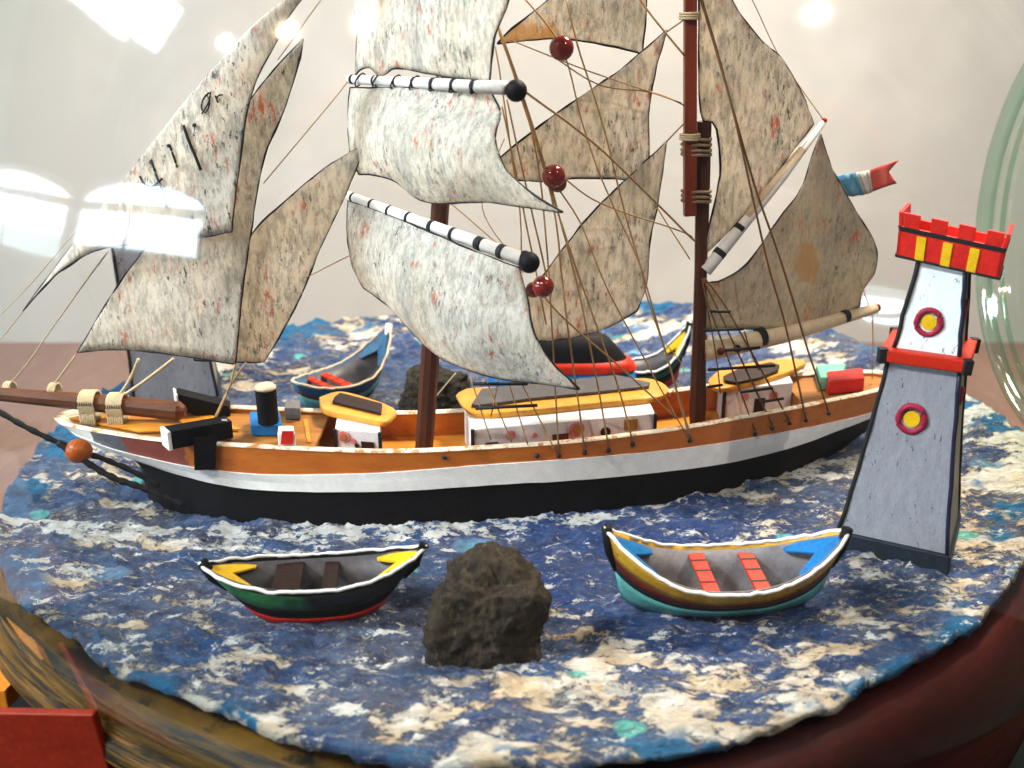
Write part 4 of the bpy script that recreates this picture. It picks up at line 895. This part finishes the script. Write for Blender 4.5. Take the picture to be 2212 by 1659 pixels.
# ================================================================== ROWING BOATS
def boat(c, rz, L, Wd, H, rise, cols, inner, cap, deckm, bench, benches, label, roll=0.0, pitch=0.0, blackend=None, flip=False, group=None, rake=.80):
    """double-ended rowing boat. cols = list of (fraction from keel to gunwale, material)"""
    E_ = empty('rowing_boat', c, label, 'rowing boat', group); c = Vector(c)
    ca, sa = math.cos(rz), math.sin(rz); cr, sr = math.cos(roll), math.sin(roll); cp, sp = math.cos(pitch), math.sin(pitch)
    def q(x, y, z):
        if flip: z = H - z
        y, z = y * cr - z * sr, y * sr + z * cr; x, z = x * cp - z * sp, x * sp + z * cp
        return c + Vector((x * ca - y * sa, x * sa + y * ca, z))
    n = 36
    def prof(t):                                # t -1..1 ; half width, sheer height, keel height, x
        a = abs(t); h = (1 - a ** 2.3) ** .8 if a < 1 else 0
        return Wd / 2 * h + .012, H * .62 + rise[0 if t < 0 else 1] * a ** 2.4, .25 * H * a ** 5
    def sec(t, f, ins=0.0):
        w, zs, zk = prof(t); ww = (w - ins) * (.30 + .70 * f ** .7) if f > 0 else (w - ins) * .25
        x = t * L / 2 * (rake + (1 - rake) * f); return x, max(.004, ww), zk + (zs - zk) * f
    ts = [-1 + 2 * i / n for i in range(n + 1)]
    prev = 0
    parts = []
    for (f, m, nm) in cols:
        vs = []; fs = []; k_ = 3; fl = [prev + (f - prev) * j / k_ for j in range(k_ + 1)]
        for sgn in (-1, 1):
            st = len(vs)
            for t in ts:
                for ff in fl:
                    x, w, z = sec(t, ff); vs.append(q(x, sgn * w, z + .01 * noise.noise(Vector((t * 4, ff, sgn)))))
            for i in range(n):
                for j in range(k_): a = st + i * (k_ + 1) + j; fs.append((a, a + 1, a + k_ + 2, a + k_ + 1))
        if prev == 0:
            h = (n + 1) * (k_ + 1)
            for i in range(n): a = i * (k_ + 1); fs.append((a, a + k_ + 1, h + a + k_ + 1, h + a))
        o = mk(nm, vs, fs, m, E_, True); parts.append(o); prev = f
        s_ = o.modifiers.new('thickness', 'SOLIDIFY'); s_.thickness = .03; s_.offset = -1
    vs = []; fs = []; fl = [0, .12, .5, .98]          # inside skin
    for t in ts:
        t = t * .97; row = []
        for sgn, seq in ((-1, fl[::-1]), (1, fl)):
            for ff in seq:
                x, w, z = sec(t, ff, .06); vs.append(q(x, sgn * w * .93, z + .05 * (1 - ff)))
    for i in range(n):
        for j in range(7): a = i * 8 + j; fs.append((a, a + 1, a + 9, a + 8))
    o = mk('inside', vs, fs, inner, E_, True); s_ = o.modifiers.new('thickness', 'SOLIDIFY'); s_.thickness = .02
    for sgn in (-1, 1):
        P = [];
        for t in ts: x, w, z = sec(t, 1); P.append(q(x, sgn * (w - .01), z + .01))
        mb = MB(); mb.tube(wobble(P, .03, 7), [.030] * len(P), 6); mb.build('gunwale', cap, E_, True)
    for sg in (-1, 1):                            # end decks, notched in the middle
        x0, w0, z0 = sec(sg * .97, .93); vs = []
        t1 = sg * .56; x1, w1, z1 = sec(t1, .90); t2 = sg * .74; x2, w2, z2 = sec(t2, .92)
        pts = [(x0, 0, z0), (x2, -w2 * .96, z2), (x1, -w1 * .96, z1), (x1 + sg * .02, -w1 * .60, z1), (x2 + sg * .02, 0, z2), (x1 + sg * .02, w1 * .60, z1), (x1, w1 * .96, z1), (x2, w2 * .96, z2)]
        A = [q(*p) for p in pts]; B = [q(p[0], p[1], p[2] + .03) for p in pts]; m_ = len(A)
        mk('end_deck', A + B, [(0, 1, 2, 3), (0, 3, 4), (0, 4, 5), (0, 5, 6, 7), (8, 9, 10, 11), (8, 11, 12), (8, 12, 13), (8, 13, 14, 15)] + [(i, (i + 1) % 8, 8 + (i + 1) % 8, 8 + i) for i in range(8)], deckm, E_)
    for (t, hw) in benches:
        xa, wa, za = sec(t - hw, .86); xb_, wb, zb = sec(t + hw, .86)
        A = [q(xa, -wa * .95, za), q(xb_, -wb * .95, za), q(xb_, wb * .95, za), q(xa, wa * .95, za)]; B = [q(xa, -wa * .95, za + .05), q(xb_, -wb * .95, za + .05), q(xb_, wb * .95, za + .05), q(xa, wa * .95, za + .05)]
        mb = MB(); mb.hexa(A, B); be = mb.build('bench', bench, E_, bevel=.008)
        if bench is M_redor:
            for yy_ in (-.45, .05, .5):
                mb = MB(); mb.hexa([q(xa, wa * yy_, za + .052), q(xb_, wa * yy_, za + .052), q(xb_, wa * (yy_ + .06), za + .052), q(xa, wa * (yy_ + .06), za + .052)],
                                   [q(xa, wa * yy_, za + .058), q(xb_, wa * yy_, za + .058), q(xb_, wa * (yy_ + .06), za + .058), q(xa, wa * (yy_ + .06), za + .058)]); mb.build('plank_line', M_ink, be)
    if blackend:
        for sg, m in blackend:
            mb = MB(); x, w, z = sec(sg * .985, 1); x2, w2, z2 = sec(sg * .97, .45)
            mb.tube([q(x, 0, z + .06), q((x + x2) / 2 + sg * .03, 0, (z + z2) / 2), q(x2 + sg * .01, 0, z2)], [.085, .085, .05], 8); mb.build('stem_post', m, E_, True)
    return E_
boat((-2.97, -6.2, -.05), R(6), 3.35, 1.12, 1.30, (.24, .34), [(.28, M_redp, 'bottom'), (.52, M_black, 'lower_strake'), (.92, M_hgreen, 'upper_strake'), (1.0, M_black, 'top_strake')], M_slate, M_white, M_yellow, M_brown,
     [(-.26, .13), (.14, .07)], 'rowing boat with dark green side, red bottom and yellow ends, left of the stone', blackend=[(-1, M_black), (1, M_black)], roll=R(0), rake=.64)
boat((3.24, -6.0, .0), R(4), 3.75, 1.36, 1.15, (.80, .62), [(.40, M_turq, 'bottom'), (.50, M_ink, 'thin_strake'), (.66, M_rust, 'lower_strake'), (1.0, M_goldb, 'upper_strake')], M_boatin, M_white, M_blue, M_redor,
     [(-.17, .065), (.26, .065)], 'rowing boat with yellow stripe, turquoise bottom and red benches, in front of the tall lighthouse', blackend=[(-1, M_black), (1, M_black)], roll=R(3), rake=.84)
boat((-4.0, 2.75, .12), R(48), 2.9, 1.25, 1.0, (.25, .95), [(.45, M_turq, 'bottom'), (.60, M_rust, 'lower_strake'), (1.0, M_dblue, 'upper_strake')], M_slate, M_creamspar, M_dblue, M_redor,
     [(-.45, .06), (-.12, .07)], 'dull blue rowing boat with orange red benches and raised white prow, behind the forward cabin', blackend=[(1, M_white)], roll=R(4))
boat((3.15, 3.4, .15), R(12), 2.3, 1.0, 1.0, (.25, 1.0), [(.30, M_redp, 'bottom'), (.60, M_black, 'lower_strake'), (.85, M_green, 'upper_strake'), (1.0, M_black, 'top_strake')], M_slate, M_white, M_yellow, M_brown,
     [(-.2, .08)], 'black and green rowing boat with yellow prow, just left of the mainmast behind the ship', blackend=[(1, M_black)])
ub = empty('upturned_boat', (1.3, 3.1, .05), 'upturned boat with black bottom, red stripe and blue side behind the deckhouse roof', 'boat')
def ubring(z, xa, xb2, hy):
    n = 40; P = []
    for i in range(n):
        a = 2 * PI * i / n; c_, s_ = math.cos(a), math.sin(a)
        P.append(Vector(((xa + xb2) / 2 + (xb2 - xa) / 2 * math.copysign(abs(c_) ** .6, c_), 3.1 + hy * math.copysign(abs(s_) ** .8, s_), z)))
    return P
for nm, m, R_ in (('side_planks', M_blue, [ubring(.10, -.75, 3.25, .68), ubring(.45, -.65, 3.15, .66), ubring(.86, -.45, 2.92, .58)]),
                  ('red_stripe', M_redor, [ubring(.86, -.48, 2.96, .61), ubring(.98, -.42, 2.90, .60), ubring(1.10, -.35, 2.75, .56)]),
                  ('bottom', M_black, [ubring(1.09, -.34, 2.72, .53), ubring(1.40, -.10, 2.45, .46), ubring(1.64, .15, 2.20, .30), ubring(1.70, .3, 2.05, .12)])):
    vs, fs = skin(R_); n = 40; fs.append(tuple((len(R_) - 1) * n + i for i in range(n))); mk(nm, vs, fs, m, ub, True)
# ================================================================== STAND LEGS
mb = MB(); A = [yy(-60, 1540, -7.9), yy(200, 1545, -8.0), yy(200, 1545, -8.0) + Vector((.02, .15, 0)), yy(-60, 1540, -7.9) + Vector((.02, .15, 0))]
mb.hexa([p + Vector((.28, 0, -2.6)) for p in A], A); mb.build('leg', m_dred2, stand, bevel=.03)
mb = MB(); A = [yy(-80, 1390, -5.5), yy(62, 1440, -5.8), yy(10, 1492, -6.3), yy(-80, 1495, -6.3)]
mb.hexa([p + Vector((0, 0, -.35)) for p in A], A); mb.build('cross_board', m_ob, stand, bevel=.02)
mb = MB(); mb.box((0, -1.5, -7.39), 34, 21, .25); mb.build('shadow_board', M_black, stand)  # black sheet put in for the shadow under the bottle
# ================================================================== WINDOWS AND LAMPS OF THE ROOM (seen mirrored in the glass)
m_pane = emit('daylit_pane', (.74, .89, 1.0), 26.0); m_pane2 = emit('daylit_pane_low', (.55, .75, .80), 8.0)
m_skyp = emit('skylight_pane', (.85, .95, 1.0), 42.0); m_bulb = emit('warm_bulb', (1.0, .60, .22), 220.0)
m_frame = paint('pale_window_frame', (.55, .56, .55), rough=.6, scale=.3)
def window(A, B, z0, z1, arch, label, mull=1):
    A = Vector((A[0], A[1], 0)); B = Vector((B[0], B[1], 0)); D = B - A; Lw = D.length; d = D / Lw; nn = Vector((d.y, -d.x, 0))
    if nn.dot(-A) < 0: nn = -nn
    E_ = empty('arched_window', A.lerp(B, .5) + Vector((0, 0, z0)), label, 'window')
    q = lambda s, z, o=0.0: A + d * s + nn * o + Vector((0, 0, z))
    zs = z0 + (z1 - z0) * (.42 if A.x < -80 else .12)
    up = [(0, zs), (Lw, zs), (Lw, z1)] + [(Lw / 2 + Lw / 2 * math.cos(PI * i / 18), z1 + arch * math.sin(PI * i / 18)) for i in range(1, 18)] + [(0, z1)]
    lo = [(0, z0), (Lw, z0), (Lw, zs), (0, zs)]
    for Q, m in ((up, m_pane), (lo, m_pane2)):
        k = len(Q); mk('pane', [q(a, b) for a, b in Q] + [q(a, b, -.3) for a, b in Q], [tuple(range(k)), tuple(range(k, 2 * k))] + [(i, (i + 1) % k, k + (i + 1) % k, k + i) for i in range(k)], m, E_)
    loop = [q(a, b, .3) for a, b in lo[:2] + up[1:]] + [q(0, z0, .3)]
    mb = MB(); mb.tube(loop, .7, 6, False)
    for i in range(mull): a = Lw * (i + 1) / (mull + 1); mb.tube([q(a, z0, .3), q(a, z1, .3)], .35, 6)
    mb.tube([q(0, z1 - .6, .3), q(Lw, z1 - .6, .3)], .75, 6)
    mb.build('frame', m_frame, E_); return E_
window((-98, 4), (-61, -22.3), 11, 20.5, 3.2, 'far arched window of the room mirrored at the left edge of the glass')
window((-59.5, -24), (-36, -36.5), 13.5, 20.5, 3.6, 'nearer arched window of the room mirrored over the lower part of the outer jib')
def reflect_hit(u, v, z):                       # where the mirrored sight line meets the ceiling
    d = ray(u, v).normalized(); o = CAM - GC; b = o.dot(d); t = -b - math.sqrt(b * b - (o.dot(o) - GR * GR)); P = CAM + d * t
    n = (P - GC) / GR; r = d - n * (2 * d.dot(n)); return P + r * ((z - P.z) / r.z)
sky_ = empty('skylight', (-57, -17, 51), 'high bright roof window mirrored at the top left of the glass', 'window')
for px in (((110, -45), (305, -40), (292, 38), (268, 82)), ((318, -8), (388, 20), (330, 108), (288, 76))):
    P = [reflect_hit(u, v, 50.0) for u, v in px]
    mb = MB(); mb.hexa(P, [p + Vector((0, 0, .3)) for p in P]); mb.build('pane', m_skyp, sky_)
for i, (u, v) in enumerate(((477, 92), (488, 80), (610, 66), (626, 54), (777, 52), (803, 22))):
    c = reflect_hit(u, v, 50.0); r = .50 if i < 2 else .85
    mb = MB(); mb.ball(c, r, seg=16, rings=10); o = mb.build('ceiling_bulb', m_bulb, None, True, origin=c)
    tag(o, ('warm ceiling bulb mirrored left of the outer jib', 'warm ceiling bulb mirrored over the top of the jibs', 'warm ceiling bulb mirrored on the topmost square sail')[i // 2], 'light bulb', ('bulbs mirrored left of the jibs', 'bulbs mirrored on the jibs', 'bulbs mirrored on the top square sail')[i // 2])
